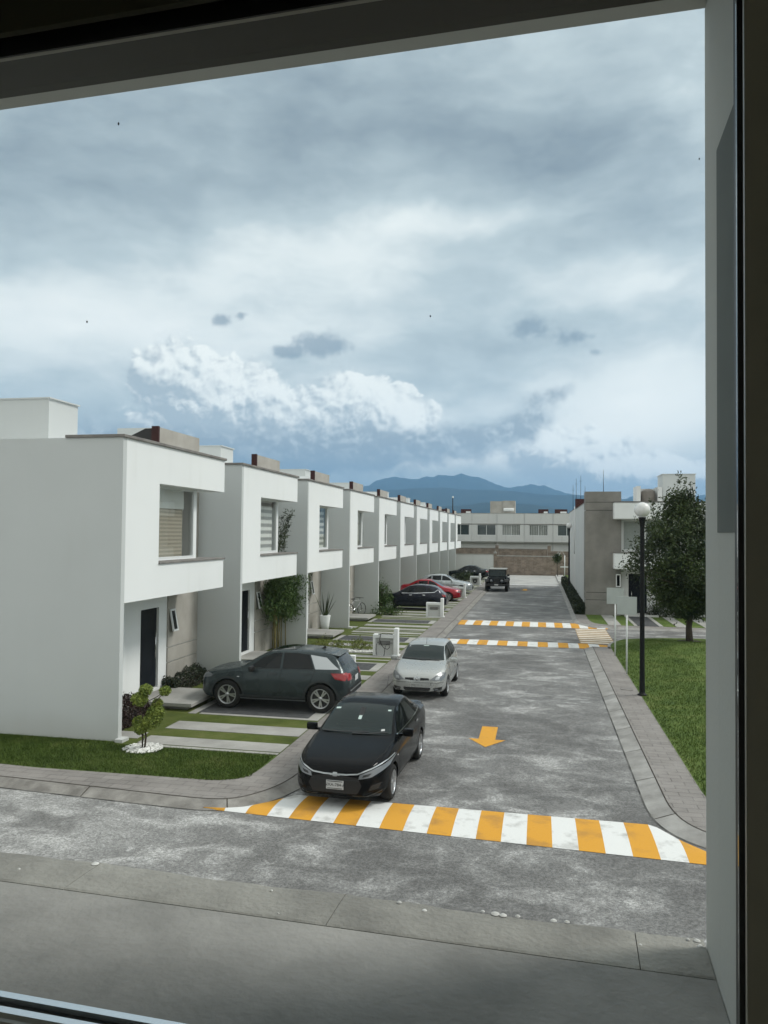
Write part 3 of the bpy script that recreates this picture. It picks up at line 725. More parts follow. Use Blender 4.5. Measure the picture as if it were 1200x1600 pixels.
# ================================================================== LEFT ROW OF HOUSES
FX = -8.8; P0 = 15.1; PITCH = 6.75
NAMES_CAR = {}
def build_house():
    """one terrace house, local x=0 is the street face, y from 0 to 6.75 along the street"""
    h = empty('terrace_house', (FX, P0, 0))
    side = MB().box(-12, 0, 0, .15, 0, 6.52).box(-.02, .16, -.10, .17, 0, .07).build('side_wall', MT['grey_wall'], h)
    wl = MB()
    wall_holes(wl, 'x', -1.6, -1.4, .15, 6.75, 0, 6.4, [(3.42, 4.40, .25, 2.42), (1.9, 4.4, 3.85, 5.5)])
    wl.box(-12, -1.6, .15, 6.75, 6.2, 6.4).box(-12, -11.8, .15, 6.75, 0, 6.2).box(-11.8, -1.6, .15, 6.75, 2.9, 3.1)
    wall_holes(wl, 'x', -.60, -.452, 1.652, 4.63, 3.766, 5.618, [(1.75, 4.47, 3.80, 5.59)]); wl.box(-1.392, -.602, 4.50, 4.63, 3.766, 5.618)
    wl.build('wall', MT['white'], h)
    c = MB().ext([(.15, 2.93), (5.45, 2.93), (5.45, 3.72), (1.65, 3.72), (1.65, 5.62), (5.45, 5.62), (5.45, 6.52), (.15, 6.52)], 'x', -1.395, 0)
    c.build('upper_storey', MT['white'], h)
    MB().box(-1.38, .05, -.04, 5.50, 6.52, 6.585, .008).build('coping', MT['coping'], h)
    MB().box(-1.38, .04, 1.652, 5.50, 3.722, 3.765, .008).build('sill', MT['coping'], h)
    cp = MB()
    for a, b in ((0, .82), (.845, 1.235), (1.26, 2.925)): cp.box(-1.398, -1.36, 4.86, 6.74, a, b)
    cp.box(-1.398, -1.37, 6.46, 6.74, 2.925, 6.38)
    cp.build('concrete_panel', MT['concrete'], h)
    d = MB().box(-1.52, -1.46, 3.44, 4.38, .27, 2.40).box(-1.46, -1.452, 3.56, 4.26, .4, 1.2, .003).box(-1.46, -1.452, 3.56, 4.26, 1.3, 2.28, .003).build('door', MT['door'], h)
    hd = MB().tube([(-1.40, 4.24, 1.05), (-1.40, 4.24, 1.75)], .014).tube([(-1.45, 4.24, 1.12), (-1.40, 4.24, 1.12)], .01).tube([(-1.45, 4.24, 1.68), (-1.40, 4.24, 1.68)], .01).build('handle', MT['chrome'], d)
    fr = MB(); wall_holes(fr, 'x', -.53, -.449, 1.752, 4.468, 3.802, 5.588, [(1.80, 4.425, 3.845, 5.565)])
    w = fr.build('window', MT['metal_white'], h)
    MB().box(-.506, -.500, 1.80, 4.425, 3.845, 5.565).build('pane', MT['clear'], w)
    MB().box(-.575, -.565, 1.76, 4.28, 3.81, 5.58).build('blind', MT['blind_zebra'], w)
    # small tilted casement beside the door
    sw = MB(); wall_holes(sw, 'x', -.02, .02, -.15, .15, -.31, .31, [(-.10, .10, -.26, .26)])
    s = sw.build('small_window', MT['metal_white'], h); s.location = (-1.28, 5.06, 2.0); s.rotation_euler = (0, R(-11), 0)
    MB().box(-.006, .006, -.10, .10, -.26, .26).build('pane', MT['glass_dark'], s)
    MB().box(-.62, -.46, 2.46, 4.75, 6.4, 7.08).build('roof_screen', MT['concrete'], h)
    MB().box(-.63, -.45, 2.38, 2.458, 6.4, 7.10).build('screen_end', MT['maroon'], h)
    st = MB().box(-1.36, .30, 2.9, 4.75, .10, .19, .01).box(-1.36, .1, 3.1, 4.6, 0, .10).build('door_step', MT['strip'], h)
    return h
def label_house(h, i):
    L = ['nearest white box house with wide grey blank side wall and wood blind upstairs',
         'second white box house of the row, behind the grey parked hatchback, bamboo at its wall',
         'third white box house, with the spiky plant in a tall white pot at its entrance',
         'fourth white box house, with a bicycle leaning beside its entrance',
         'fifth white box house, with the dark blue car parked in front of it',
         'sixth white box house, with the red car parked in front of it',
         'seventh white box house, with the silver hatchback parked in front of it',
         'eighth white box house, next beyond the one with the silver car',
         'ninth white box house, with a tall narrow shrub against its lower wall',
         'tenth white box house, second from the far end of the row',
         'farthest white box house, last of the row by the white end wall']
    tag(h, L[i], 'house', 'white box terrace houses along the left of the street')
H0 = build_house(); label_house(H0, 0)
HS = [H0]
for i in range(1, 11):
    h = copy_tree(H0); h.location = (FX, P0+PITCH*i, 0); label_house(h, i); HS.append(h)
def child(h, nm):
    return [c for c in h.children if c.name.split('.')[0] == nm][0]
# house one: wood blind under a white roller, and its roof clutter
b0 = child(child(HS[0], 'window'), 'blind'); bm_ = MB().box(-.585, -.575, 1.76, 4.02, 3.81, 5.58); me_ = bpy.data.meshes.new('blind'); bm_.bm.to_mesh(me_); bm_.bm.free(); me_.materials.append(MT['blind_wood']); b0.data = me_
MB().box(-.565, -.553, 1.76, 4.05, 5.08, 5.58).build('roller_blind', noisy('pale_roller', (.66, .68, .67), (.74, .76, .75), 2, bump=0), child(HS[0], 'window'))
MB().ext([(-2.3, 6.42), (-.66, 6.42), (-.66, 7.06), (-.86, 7.06)], 'y', 2.5, 2.56).build('roof_flap', MT['black'], HS[0])
MB().box(-3.35, -2.2, 5.4, 5.6, 6.4, 7.5).build('roof_wall', MT['grey_wall'], HS[0])
for k in range(2, 11):
    bl_ = child(child(HS[k], 'window'), 'blind'); r_ = random.random(); dz_ = random.uniform(.0, 1.2)
    if k in (4, 7): bl_.location.z = .9; continue
    m2_ = bl_.data.copy(); m2_.materials.clear(); m2_.materials.append([MT['blind_wood'], MT['curtain_y'], MT['blind_zebra']][k % 3]); bl_.data = m2_
# stair towers standing on the roofs, set back from the street
for k, (hy, hi) in enumerate([(17.07, 0), (27.62, 1), (38.5, 3), (49.2, 5), (60, 6), (70.5, 8), (80.6, 9)]):
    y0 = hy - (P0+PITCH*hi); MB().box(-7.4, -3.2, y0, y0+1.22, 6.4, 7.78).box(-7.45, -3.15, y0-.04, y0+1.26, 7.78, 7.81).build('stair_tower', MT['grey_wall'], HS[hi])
for k in (2, 4, 5, 7): MB().box(-1.9, -.9, 4.9, 5.5, 6.4, 7.05).build('roof_box', MT['white'], HS[k])
# driveways: concrete strips across the front lawns
pad_m = noisy('dark_parking_pad', (.050, .052, .055), (.085, .087, .09), 5, bump=.5, bscale=80)
MT['strip'] = noisy('strip_concrete', (.27, .265, .25), (.37, .365, .345), 1.1, bump=.25)
sheet('driveway', [(-10.2, 14.9), (-5.16, 14.9), (-5.16, 88.5), (-10.2, 88.5)], 0.002, MT['strip_grass'])
for i in range(11):
    Y = P0+PITCH*i
    pw = 2.3 if i == 0 else 1.35
    rows = [(0.0, .60), (1.25, 1.95), (2.72, 2.86), (2.86+pw, 3.0+pw)]
    if i == 0: rows += [(5.75, 6.0)]
    else: rows += [(4.85, 5.0), (5.45, 5.95), (-.45, -.32)]
    if i == 0: rows += [(-.18, -.06)]
    mb = MB()
    for a, b in rows: mb.box(-8.35 if a < 2.7 or a > 5 else -8.2, -5.17, Y+a, Y+b, -.02, .012)
    mb.box(-8.5, -8.3, Y+2.72, Y+3.0+pw, -.02, .011).box(-5.45, -5.17, Y+2.87, Y+2.85+pw, -.02, .0115)
    mb.box(-10.15, -8.52, Y+.3, Y+.8, -.02, .012)
    mb.build('driveway', MT['strip'])['kind'] = 'structure'
    o = MB().box(-8.3, -5.46, Y+2.87, Y+2.85+pw, -.02, .008).build('driveway', pad_m); o['kind'] = 'structure'
# ================================================================== CARS
def pchip(xs, P):
    X = np.array([p[0] for p in P], float); Y = np.array([p[1] for p in P], float); h = np.diff(X); d = np.diff(Y)/h
    m_ = np.zeros_like(X)
    for i in range(1, len(X)-1):
        if d[i-1]*d[i] > 0:
            w1 = 2*h[i]+h[i-1]; w2 = h[i]+2*h[i-1]; m_[i] = (w1+w2)/(w1/d[i-1]+w2/d[i])
    m_[0] = d[0]; m_[-1] = d[-1]
    k = np.clip(np.searchsorted(X, xs)-1, 0, len(X)-2); t = (xs-X[k])/h[k]
    return ((2*t**3-3*t**2+1)*Y[k] + (t**3-2*t**2+t)*h[k]*m_[k] + (-2*t**3+3*t**2)*Y[k+1] + (t**3-t**2)*h[k]*m_[k+1])
def car_shell(sp):
    """closed smooth body; s runs from the nose (0) to the tail (L); returned mesh has the nose at x=+L/2"""
    L = sp['L']; xs = np.unique(np.concatenate([np.linspace(0, .4, 12), np.linspace(.4, L-.4, 64), np.linspace(L-.4, L, 12)]))
    top = pchip(xs, sp['top']); sh = pchip(xs, sp['sh']); w = pchip(xs, sp['w']); bot = pchip(xs, sp['bot']); wr = pchip(xs, sp['wr'])
    bm = bmesh.new(); rings = []
    for i, s in enumerate(xs):
        W_, Z0, ZS, ZT, WR = w[i], bot[i], min(sh[i], top[i]-.012), top[i], wr[i]
        WS = W_*sp.get('tumble', .965); WR = min(WR, WS-.03)
        hh = ZS-Z0; cr = min(.05, (ZT-ZS)*.35)
        pts = [(0, Z0), (W_*.6, Z0), (W_*.90, Z0+.02*1), (W_*.975, Z0+.09*min(1, hh/.5)), (W_*.995, Z0+hh*.30), (W_, Z0+hh*.48), (W_*.997, Z0+hh*.66), (W_*.988, Z0+hh*.80), (WS, Z0+hh*.93), (WS-.012, ZS)]
        ZE = ZT-cr
        for t in (.12, .4, .7, .93): pts.append((WS-.02+(WR-(WS-.02))*(t**1.12), ZS+(ZE-ZS)*t))
        pts += [(WR-.02, ZE+cr*.25), (WR*.86, ZE+cr*.68), (WR*.55, ZT-cr*.08), (0, ZT)]
        x = L/2-s
        ring = [bm.verts.new((x, y, z)) for y, z in pts] + [bm.verts.new((x, -y, z)) for y, z in pts[-2:0:-1]]
        rings.append(ring)
    n = len(rings[0])
    for a, b in zip(rings[:-1], rings[1:]):
        for k in range(n): bm.faces.new((a[k], a[(k+1) % n], b[(k+1) % n], b[k]))
    bm.faces.new(rings[0]); bm.faces.new(rings[-1][::-1])
    bmesh.ops.recalc_face_normals(bm, faces=bm.faces[:])
    me = bpy.data.meshes.new('body'); bm.to_mesh(me); bm.free(); return me
def bool_cut(me, cutters):
    ob = bpy.data.objects.new('body', me); COL.objects.link(ob)
    cm = MB()
    for (x, z, r, y0, y1) in cutters: cm.lathe([(0, y0), (r, y0), (r, y1), (0, y1)], (x, 0, z), 40, 'y')
    bmesh.ops.remove_doubles(cm.bm, verts=cm.bm.verts[:], dist=.002)
    co = cm.build('cut', MT['well'])
    md = ob.modifiers.new('b', 'BOOLEAN'); md.operation = 'DIFFERENCE'; md.object = co; md.solver = 'EXACT'
    dg = bpy.context.evaluated_depsgraph_get(); me2 = bpy.data.meshes.new_from_object(ob.evaluated_get(dg))
    bpy.data.objects.remove(ob); bpy.data.objects.remove(co); return me2
def patch(name, bvh, poly, direction, mat, parent, off=.005, mx=.07, extra=0):
    """thin skin of a given outline laid on the body. poly in (x,z) for direction +-y, (y,z) for +-x, (x,y) for -z"""
    bm = bmesh.new(); bm.faces.new([bm.verts.new((p[0], p[1], 0)) for p in poly]); bmesh.ops.triangulate(bm, faces=bm.faces[:])
    for _ in range(7):
        es = [e for e in bm.edges if e.calc_length() > mx]
        if not es: break
        bmesh.ops.subdivide_edges(bm, edges=es, cuts=1); bmesh.ops.triangulate(bm, faces=bm.faces[:])
    D = Vector(direction); dead = []
    for v in bm.verts:
        a, b = v.co.x, v.co.y
        o = Vector((a, 0, b)) if abs(D.y) else (Vector((0, a, b)) if abs(D.x) else Vector((a, b, 0)))
        hit, nrm, idx, dist = bvh.ray_cast(o - D*6, D)
        if hit is None: dead.append(v); continue
        if nrm.dot(D) > 0: nrm = -nrm
        v.co = hit + nrm*off
    bmesh.ops.delete(bm, geom=dead, context='VERTS')
    for f in bm.faces: f.smooth = True
    bm.normal_update()
    for f in bm.faces:
        if f.normal.dot(D) > 0: f.normal_flip()
    me = bpy.data.meshes.new(name); bm.to_mesh(me); bm.free(); me.materials.append(mat)
    o = bpy.data.objects.new(name, me); COL.objects.link(o); o.parent = parent; return o
def line_poly(pts, w):
    """thin ribbon polygon along pts"""
    up_, dn = [], []
    for i, p in enumerate(pts):
        a = Vector(pts[max(i-1, 0)]); b = Vector(pts[min(i+1, len(pts)-1)]); t = (b-a).normalized(); n = Vector((-t.y, t.x))*w/2
        up_.append((p[0]+n.x, p[1]+n.y)); dn.append((p[0]-n.x, p[1]-n.y))
    return up_+dn[::-1]
def make_wheel(r, wd, spokes, style):
    ty = MB().lathe([(r*.66, -wd/2), (r*.90, -wd/2), (r*.975, -wd/2+.02), (r, -wd*.3), (r, wd*.3), (r*.975, wd/2-.02), (r*.90, wd/2), (r*.66, wd/2), (r*.66, -wd/2)], seg=36, axis='y')
    tyre = ty.build('wheel', MT['rubber'])
    rm = MB().lathe([(r*.70, wd/2-.004), (r*.66, wd/2+.004), (r*.62, wd/2-.01), (r*.60, wd/2-.05)], seg=36, axis='y')
    rm.lathe([(.0, wd/2-.012), (r*.13, wd/2-.014), (r*.15, wd/2-.05)], seg=18, axis='y')
    for k in range(spokes):
        a = 2*math.pi*k/spokes
        for da in ((-.16, .16) if style == 'double' else (0,)):
            c, s = math.cos(a+da), math.sin(a+da); c0, s0 = math.cos(a+da*.3), math.sin(a+da*.3); ww = .012 if style == 'double' else .026
            n_ = Vector((-s, 0, c))
            p0 = Vector((c0*r*.10, wd/2-.016, s0*r*.10)); p1 = Vector((c*r*.64, wd/2-.008, s*r*.64))
            vs = [rm.bm.verts.new(p) for p in (p0-n_*ww*1.2, p0+n_*ww*1.2, p1+n_*ww*1.5, p1-n_*ww*1.5)]
            vb = [rm.bm.verts.new(v.co+Vector((0, -.03, 0))) for v in vs]
            rm.bm.faces.new(vs)
            for q in range(4): rm.bm.faces.new((vs[q], vs[(q+1) % 4], vb[(q+1) % 4], vb[q]))
    rim = rm.build('rim', MT['alloy'], tyre)
    MB().lathe([(0, wd/2-.06), (r*.64, wd/2-.055)], seg=28, axis='y').build('brake_disc', MT['black'], tyre)
    return tyre
def car(name, sp, loc, heading, paint, label, group='cars parked along the street'):
    """heading: direction of the nose, radians from +X"""
    root = empty(name, loc, heading, label, 'car', group); L = sp['L']
    me = car_shell(sp); me.materials.append(paint); me.materials.append(MT['well'])
    bvh0 = BVHTree.FromPolygons([v.co for v in me.vertices], [p.vertices for p in me.polygons])
    fx = L/2-sp['fa']; rx = L/2-sp['ra']; wr_ = sp['r']; W_ = max(p[1] for p in sp['w'])
    cut = []
    for x in (fx, rx):
        for sgn in (1, -1): cut.append((x, wr_, wr_+.045, sgn*(W_-.24), sgn*(W_+.3)))
    me2 = bool_cut(me, cut)
    bm = bmesh.new(); bm.from_mesh(me2)
    for f in bm.faces:
        c = f.calc_center_median()
        f.material_index = 1 if any(math.hypot(c.x-x, c.z-wr_) < wr_+.0445 and abs(c.y) < W_ and abs(c.y) > W_-.30 for x in (fx, rx)) else 0
        if c.z < min(p[1] for p in sp['bot'])+.03: f.material_index = 1
        f.smooth = True
    for e in bm.edges: e.smooth = not (len(e.link_faces) == 2 and (e.calc_face_angle(0) > R(38) or e.link_faces[0].material_index != e.link_faces[1].material_index))
    bm.to_mesh(me2); bm.free(); me2.materials.clear(); me2.materials.append(paint); me2.materials.append(MT['well'])
    body = bpy.data.objects.new('body', me2); COL.objects.link(body); body.parent = root
    X = lambda s: L/2-s
    def P(nm, poly, d, mat, **k): return patch(nm, bvh0, poly, d, mat, root, **k)
    def side(nm, pts, mat, **k):
        q = [(X(s), z) for s, z in pts]
        a = P(nm, q, (0, -1, 0), mat, **k); b = P(nm, q, (0, 1, 0), mat, **k); return a, b
    def front(nm, pts, mat, **k): return P(nm, pts, (-1, 0, 0), mat, **k)
    def rear(nm, pts, mat, **k): return P(nm, pts, (1, 0, 0), mat, **k)
    # wheels
    w0 = make_wheel(wr_, sp.get('tw', .20), sp.get('spokes', 5), sp.get('style', 'double'))
    first = True
    for x in (fx, rx):
        for sgn in (1, -1):
            w_ = w0 if first else copy_tree(w0); first = False
            w_.parent = root; w_.location = (x, sgn*(W_-.115), wr_); w_.rotation_euler = (0, random.random()*2, 0 if sgn > 0 else math.pi)
    # arch lips
    if sp.get('clad'):
        for x in (fx, rx):
            pts = [(L/2-(x+math.cos(a)*(wr_+.075)), wr_+math.sin(a)*(wr_+.075)) for a in [math.pi*k/16 for k in range(17)]]
            side('arch_trim', line_poly(pts, .055), MT[sp['clad']], off=.006)
    for nm, kind_, pts, mat, kw in sp['parts']:
        if kind_ == 'side': side(nm, pts, mat, **kw)
        elif kind_ == 'front': front(nm, pts, mat, **kw)
        elif kind_ == 'frontpair': front(nm, pts, mat, **kw); front(nm, [(-y, z) for y, z in pts], mat, **kw)
        elif kind_ == 'rear': rear(nm, pts, mat, **kw)
        elif kind_ == 'rearpair': rear(nm, pts, mat, **kw); rear(nm, [(-y, z) for y, z in pts], mat, **kw)
        elif kind_ == 'top': P(nm, [(X(s), y) for s, y in pts], (0, 0, -1), mat, **kw)
    # mirrors
    ms, mz = sp['mirror']
    for sgn in (1, -1):
        y0 = sgn*(W_-.06)
        mb = MB(); mb.box(-.05, .06, sgn*.05 if sgn > 0 else -.25, .25 if sgn > 0 else -.05, -.06, .075, .03); mb.box(-.02, .04, min(-sgn*.07, sgn*.10), max(-sgn*.07, sgn*.10), -.055, -.015)
        o = mb.build('wing_mirror', sp.get('mirror_mat', paint), root, sharp=40); o.location = (X(ms), y0, mz)
    return root, bvh0, P, X
def front_plate(root, x, z, txt, tilt=0, w=.30, h=.145):
    p = MB().box(-.006, .006, -w/2, w/2, -h/2, h/2, .003).build('number_plate', MT['plate'], root); p.location = (x, 0, z); p.rotation_euler = (0, tilt, 0)
    if txt:
        text_mesh(txt, .072, MT['ink'], 'lettering', p, (.008, 0, 0), (R(90), 0, R(90)))
        MB().box(.006, .008, -w/2+.02, w/2-.02, .05, .062).box(.006, .008, -w/2+.02, w/2-.02, -.062, -.052).build('plate_band', MT['ink'], p)
    return p
def paintmat(name, col, rough=.22, metal=.4, cw=.3, sp_=.35):
    mt, nt, b = new_mat(name); N = nt.nodes; K = nt.links
    n = N.new('ShaderNodeTexNoise'); n.inputs['Scale'].default_value = 2.5; n.inputs['Detail'].default_value = 8; tc = N.new('ShaderNodeTexCoord'); K.new(tc.outputs['Object'], n.inputs['Vector'])
    r = N.new('ShaderNodeMapRange'); K.new(n.outputs['Fac'], r.inputs[0]); r.inputs[1].default_value = .35; r.inputs[2].default_value = .7; r.inputs[3].default_value = rough*.7; r.inputs[4].default_value = rough*1.6
    K.new(r.outputs[0], b.inputs['Roughness']); b.inputs['Base Color'].default_value = (*col, 1); b.inputs['Metallic'].default_value = metal
    b.inputs['Coat Weight'].default_value = cw; b.inputs['Specular IOR Level'].default_value = sp_; b.inputs['Coat Roughness'].default_value = .05; return mt
G = MT['glass_dark']; BK = MT['black']; CH = MT['chrome']
MT['lamp_clear'] = simple('headlamp', (.16, .17, .18), .30, .2, .3); MT['lamp_red'] = simple('tail_lamp', (.26, .008, .010), .25, 0, .5)
MT['seam'] = simple('panel_gap', (.004, .004, .004), .8); MT['silver_trim'] = simple('silver_trim', (.42, .44, .45), .3, .6)
MT['clad_grey'] = simple('grey_cladding', (.02, .025, .027), .5); MT['amber'] = simple('amber_lens', (.5, .2, .03), .3)
MT['screen_grey'] = simple('dark_windscreen', (.008, .016, .016), .06, 0, 0, spec=.32)
MT['sticker'] = simple('sticker', (.45, .55, .52), .5)
def seams(sp_door, extra=[]):
    out = []
    for pts in sp_door: out.append(('door_seam', 'side', line_poly(pts, .010), MT['seam'], dict(off=.004, mx=.12)))
    return out
# --- black saloon
SED = dict(L=4.30, r=.30, fa=.80, ra=3.27, tumble=.955,
  top=[(0, .60), (.04, .69), (.15, .76), (.5, .85), (1.10, .95), (1.2, .98), (1.55, 1.17), (1.95, 1.345), (2.35, 1.405), (2.8, 1.39), (3.2, 1.28), (3.7, 1.075), (3.82, 1.045), (4.1, 1.02), (4.22, .98), (4.30, .80)],
  sh=[(0, .54), (.04, .60), (.15, .66), (.5, .76), (1.1, .875), (2.2, .93), (3.4, .96), (4.1, .93), (4.22, .88), (4.30, .72)],
  w=[(0, .49), (.05, .59), (.15, .68), (.35, .775), (.7, .82), (1.6, .83), (2.8, .83), (3.6, .815), (4.0, .78), (4.2, .70), (4.3, .58)],
  wr=[(0, .40), (.15, .60), (.6, .72), (1.1, .75), (1.25, .72), (1.95, .585), (2.6, .575), (3.2, .56), (3.75, .60), (4.1, .66), (4.3, .5)],
  bot=[(0, .26), (.3, .20), (.8, .19), (3.6, .20), (4.1, .26), (4.3, .34)], mirror=(1.52, .97))
SED['parts'] = [
  ('windscreen', 'front', [(-.66, .985), (-.42, .972), (0, .968), (.42, .972), (.66, .985), (.555, 1.325), (.3, 1.345), (0, 1.35), (-.3, 1.345), (-.555, 1.325)], MT['screen_grey'], dict(off=.006)),
  ('wiper', 'front', line_poly([(-.60, .985), (-.2, .985), (.25, 1.0)], .014), BK, dict(off=.016)),
  ('wiper', 'front', line_poly([(-.05, .975), (.25, .978), (.6, 1.0)], .014), BK, dict(off=.016)),
  ('sticker', 'front', [(.47, 1.27), (.53, 1.268), (.53, 1.285), (.475, 1.287)], MT['sticker'], dict(off=.009)),
  ('sticker', 'front', [(-.53, 1.262), (-.44, 1.268), (-.44, 1.288), (-.525, 1.282)], MT['sticker'], dict(off=.009)),
  ('mirror_mount', 'front', [(-.045, 1.20), (.045, 1.20), (.05, 1.30), (-.05, 1.30)], BK, dict(off=.009)),
  ('hanging_tag', 'front', [(-.03, 1.15), (.03, 1.15), (.03, 1.20), (-.03, 1.20)], MT['sticker'], dict(off=.010)),
  ('sticker', 'front', [(.46, 1.015), (.53, 1.02), (.52, 1.045), (.46, 1.04)], MT['plate'], dict(off=.009)),
  ('rear_window', 'rear', [(-.54, 1.10), (.54, 1.10), (.46, 1.33), (-.46, 1.33)], G, dict(off=.006)),
  ('side_window', 'side', [(1.45, .985), (2.20, .99), (2.20, 1.315), (1.98, 1.30), (1.75, 1.19)], G, dict(off=.005)),
  ('side_window', 'side', [(2.26, .99), (3.02, 1.005), (3.02, 1.22), (2.8, 1.30), (2.26, 1.322)], G, dict(off=.005)),
  ('side_window', 'side', [(3.07, 1.01), (3.38, 1.03), (3.07, 1.20)], G, dict(off=.005)),
  ('window_trim', 'side', line_poly([(1.38, .965), (2.3, .975), (3.42, 1.015)], .018), CH, dict(off=.007)),
  ('headlight', 'frontpair', [(.40, .545), (.60, .575), (.80, .665), (.815, .74), (.62, .685), (.42, .615)], MT['lamp_clear'], dict(off=.006, mx=.05)),
  ('headlight_trim', 'frontpair', line_poly([(.0, .602), (.2, .606), (.38, .622), (.50, .668), (.66, .722), (.80, .765)], .020), MT['silver_trim'], dict(off=.012, mx=.05)),
  ('headlight_bezel', 'frontpair', [(.46, .575), (.56, .595), (.60, .635), (.48, .612)], BK, dict(off=.008, mx=.04)),
  ('grille', 'front', [(-.38, .30), (.38, .30), (.46, .44), (.40, .56), (.2, .585), (-.2, .585), (-.40, .56), (-.46, .44)], BK, dict(off=.004)),
  ('grille_bar', 'front', line_poly([(-.40, .525), (0, .515), (.40, .525)], .018), MT['clad_grey'], dict(off=.010)),
  ('badge', 'front', [(-.085, .585), (-.04, .59), (-.035, .572), (.035, .572), (.04, .59), (.085, .585), (.085, .612), (.04, .610), (.035, .632), (-.035, .632), (-.04, .610), (-.085, .612)], MT['silver_trim'], dict(off=.018, mx=.03)),
  ('bumper_trim', 'frontpair', line_poly([(.30, .275), (.52, .27), (.74, .33)], .018), MT['clad_grey'], dict(off=.008)),
  ('fog_lamp_recess', 'frontpair', [(.56, .36), (.70, .38), (.74, .47), (.60, .45)], BK, dict(off=.005)),
  ('tail_light', 'rearpair', [(.40, .78), (.70, .80), (.72, .92), (.42, .90)], MT['lamp_red'], dict(off=.005)),
  ('side_lamp', 'side', [(1.06, .68), (1.12, .683), (1.12, .70), (1.06, .70)], MT['plate'], dict(off=.006, mx=.03)),
  ('door_handle', 'side', line_poly([(2.02, .865), (2.18, .868)], .03), CH, dict(off=.018, mx=.05)),
  ('door_handle', 'side', line_poly([(2.82, .875), (2.98, .878)], .03), CH, dict(off=.018, mx=.05)),
  ('bonnet_seam', 'top', line_poly([(.16, .58), (.6, .70), (1.1, .735)], .008), MT['seam'], dict(off=.004, mx=.1)),
  ('bonnet_seam', 'top', line_poly([(.16, -.58), (.6, -.70), (1.1, -.735)], .008), MT['seam'], dict(off=.004, mx=.1)),
] + seams([[(1.28, .92), (1.25, .6), (1.30, .30)], [(2.23, .97), (2.23, .30)], [(3.05, .98), (2.98, .65), (2.82, .45), (2.80, .30)], [(1.30, .30), (2.80, .30)]])
blk = paintmat('black_car_paint', (.0035, .004, .005), .14, .0, .04, .10)
yawS = math.pi*1.5 - R(2.2)
c1, bv, P1, X1 = car('saloon_car', SED, (-3.22, 14.60, RZ), yawS, blk, 'black saloon parked with its front wheels at the striped hump, facing the camera')
front_plate(c1, 2.155, .43, 'NXA-784-A')
MB().tube([(-1.55, 0, 1.33), (-1.70, 0, 1.55)], .004, 6).build('aerial', BK, c1)
# --- silver hatchback
CLI = dict(L=3.62, r=.285, fa=.74, ra=3.10, tumble=.96, spokes=7, style='single',
  top=[(0, .58), (.04, .66), (.14, .73), (.45, .83), (.86, .925), (.95, .95), (1.35, 1.17), (1.66, 1.30), (2.0, 1.355), (2.7, 1.35), (3.2, 1.27), (3.4, 1.05), (3.53, .86), (3.62, .68)],
  sh=[(0, .52), (.04, .58), (.14, .63), (.45, .74), (.9, .83), (2.0, .89), (3.1, .92), (3.45, .88), (3.53, .78), (3.62, .60)],
  w=[(0, .48), (.05, .58), (.14, .66), (.32, .745), (.6, .775), (1.5, .785), (2.8, .785), (3.2, .76), (3.45, .70), (3.62, .56)],
  wr=[(0, .38), (.14, .54), (.5, .66), (.9, .69), (1.0, .67), (1.66, .55), (2.4, .55), (3.1, .53), (3.4, .58), (3.62, .48)],
  bot=[(0, .24), (.3, .19), (.8, .18), (3.0, .19), (3.4, .25), (3.62, .32)], mirror=(1.18, .94))
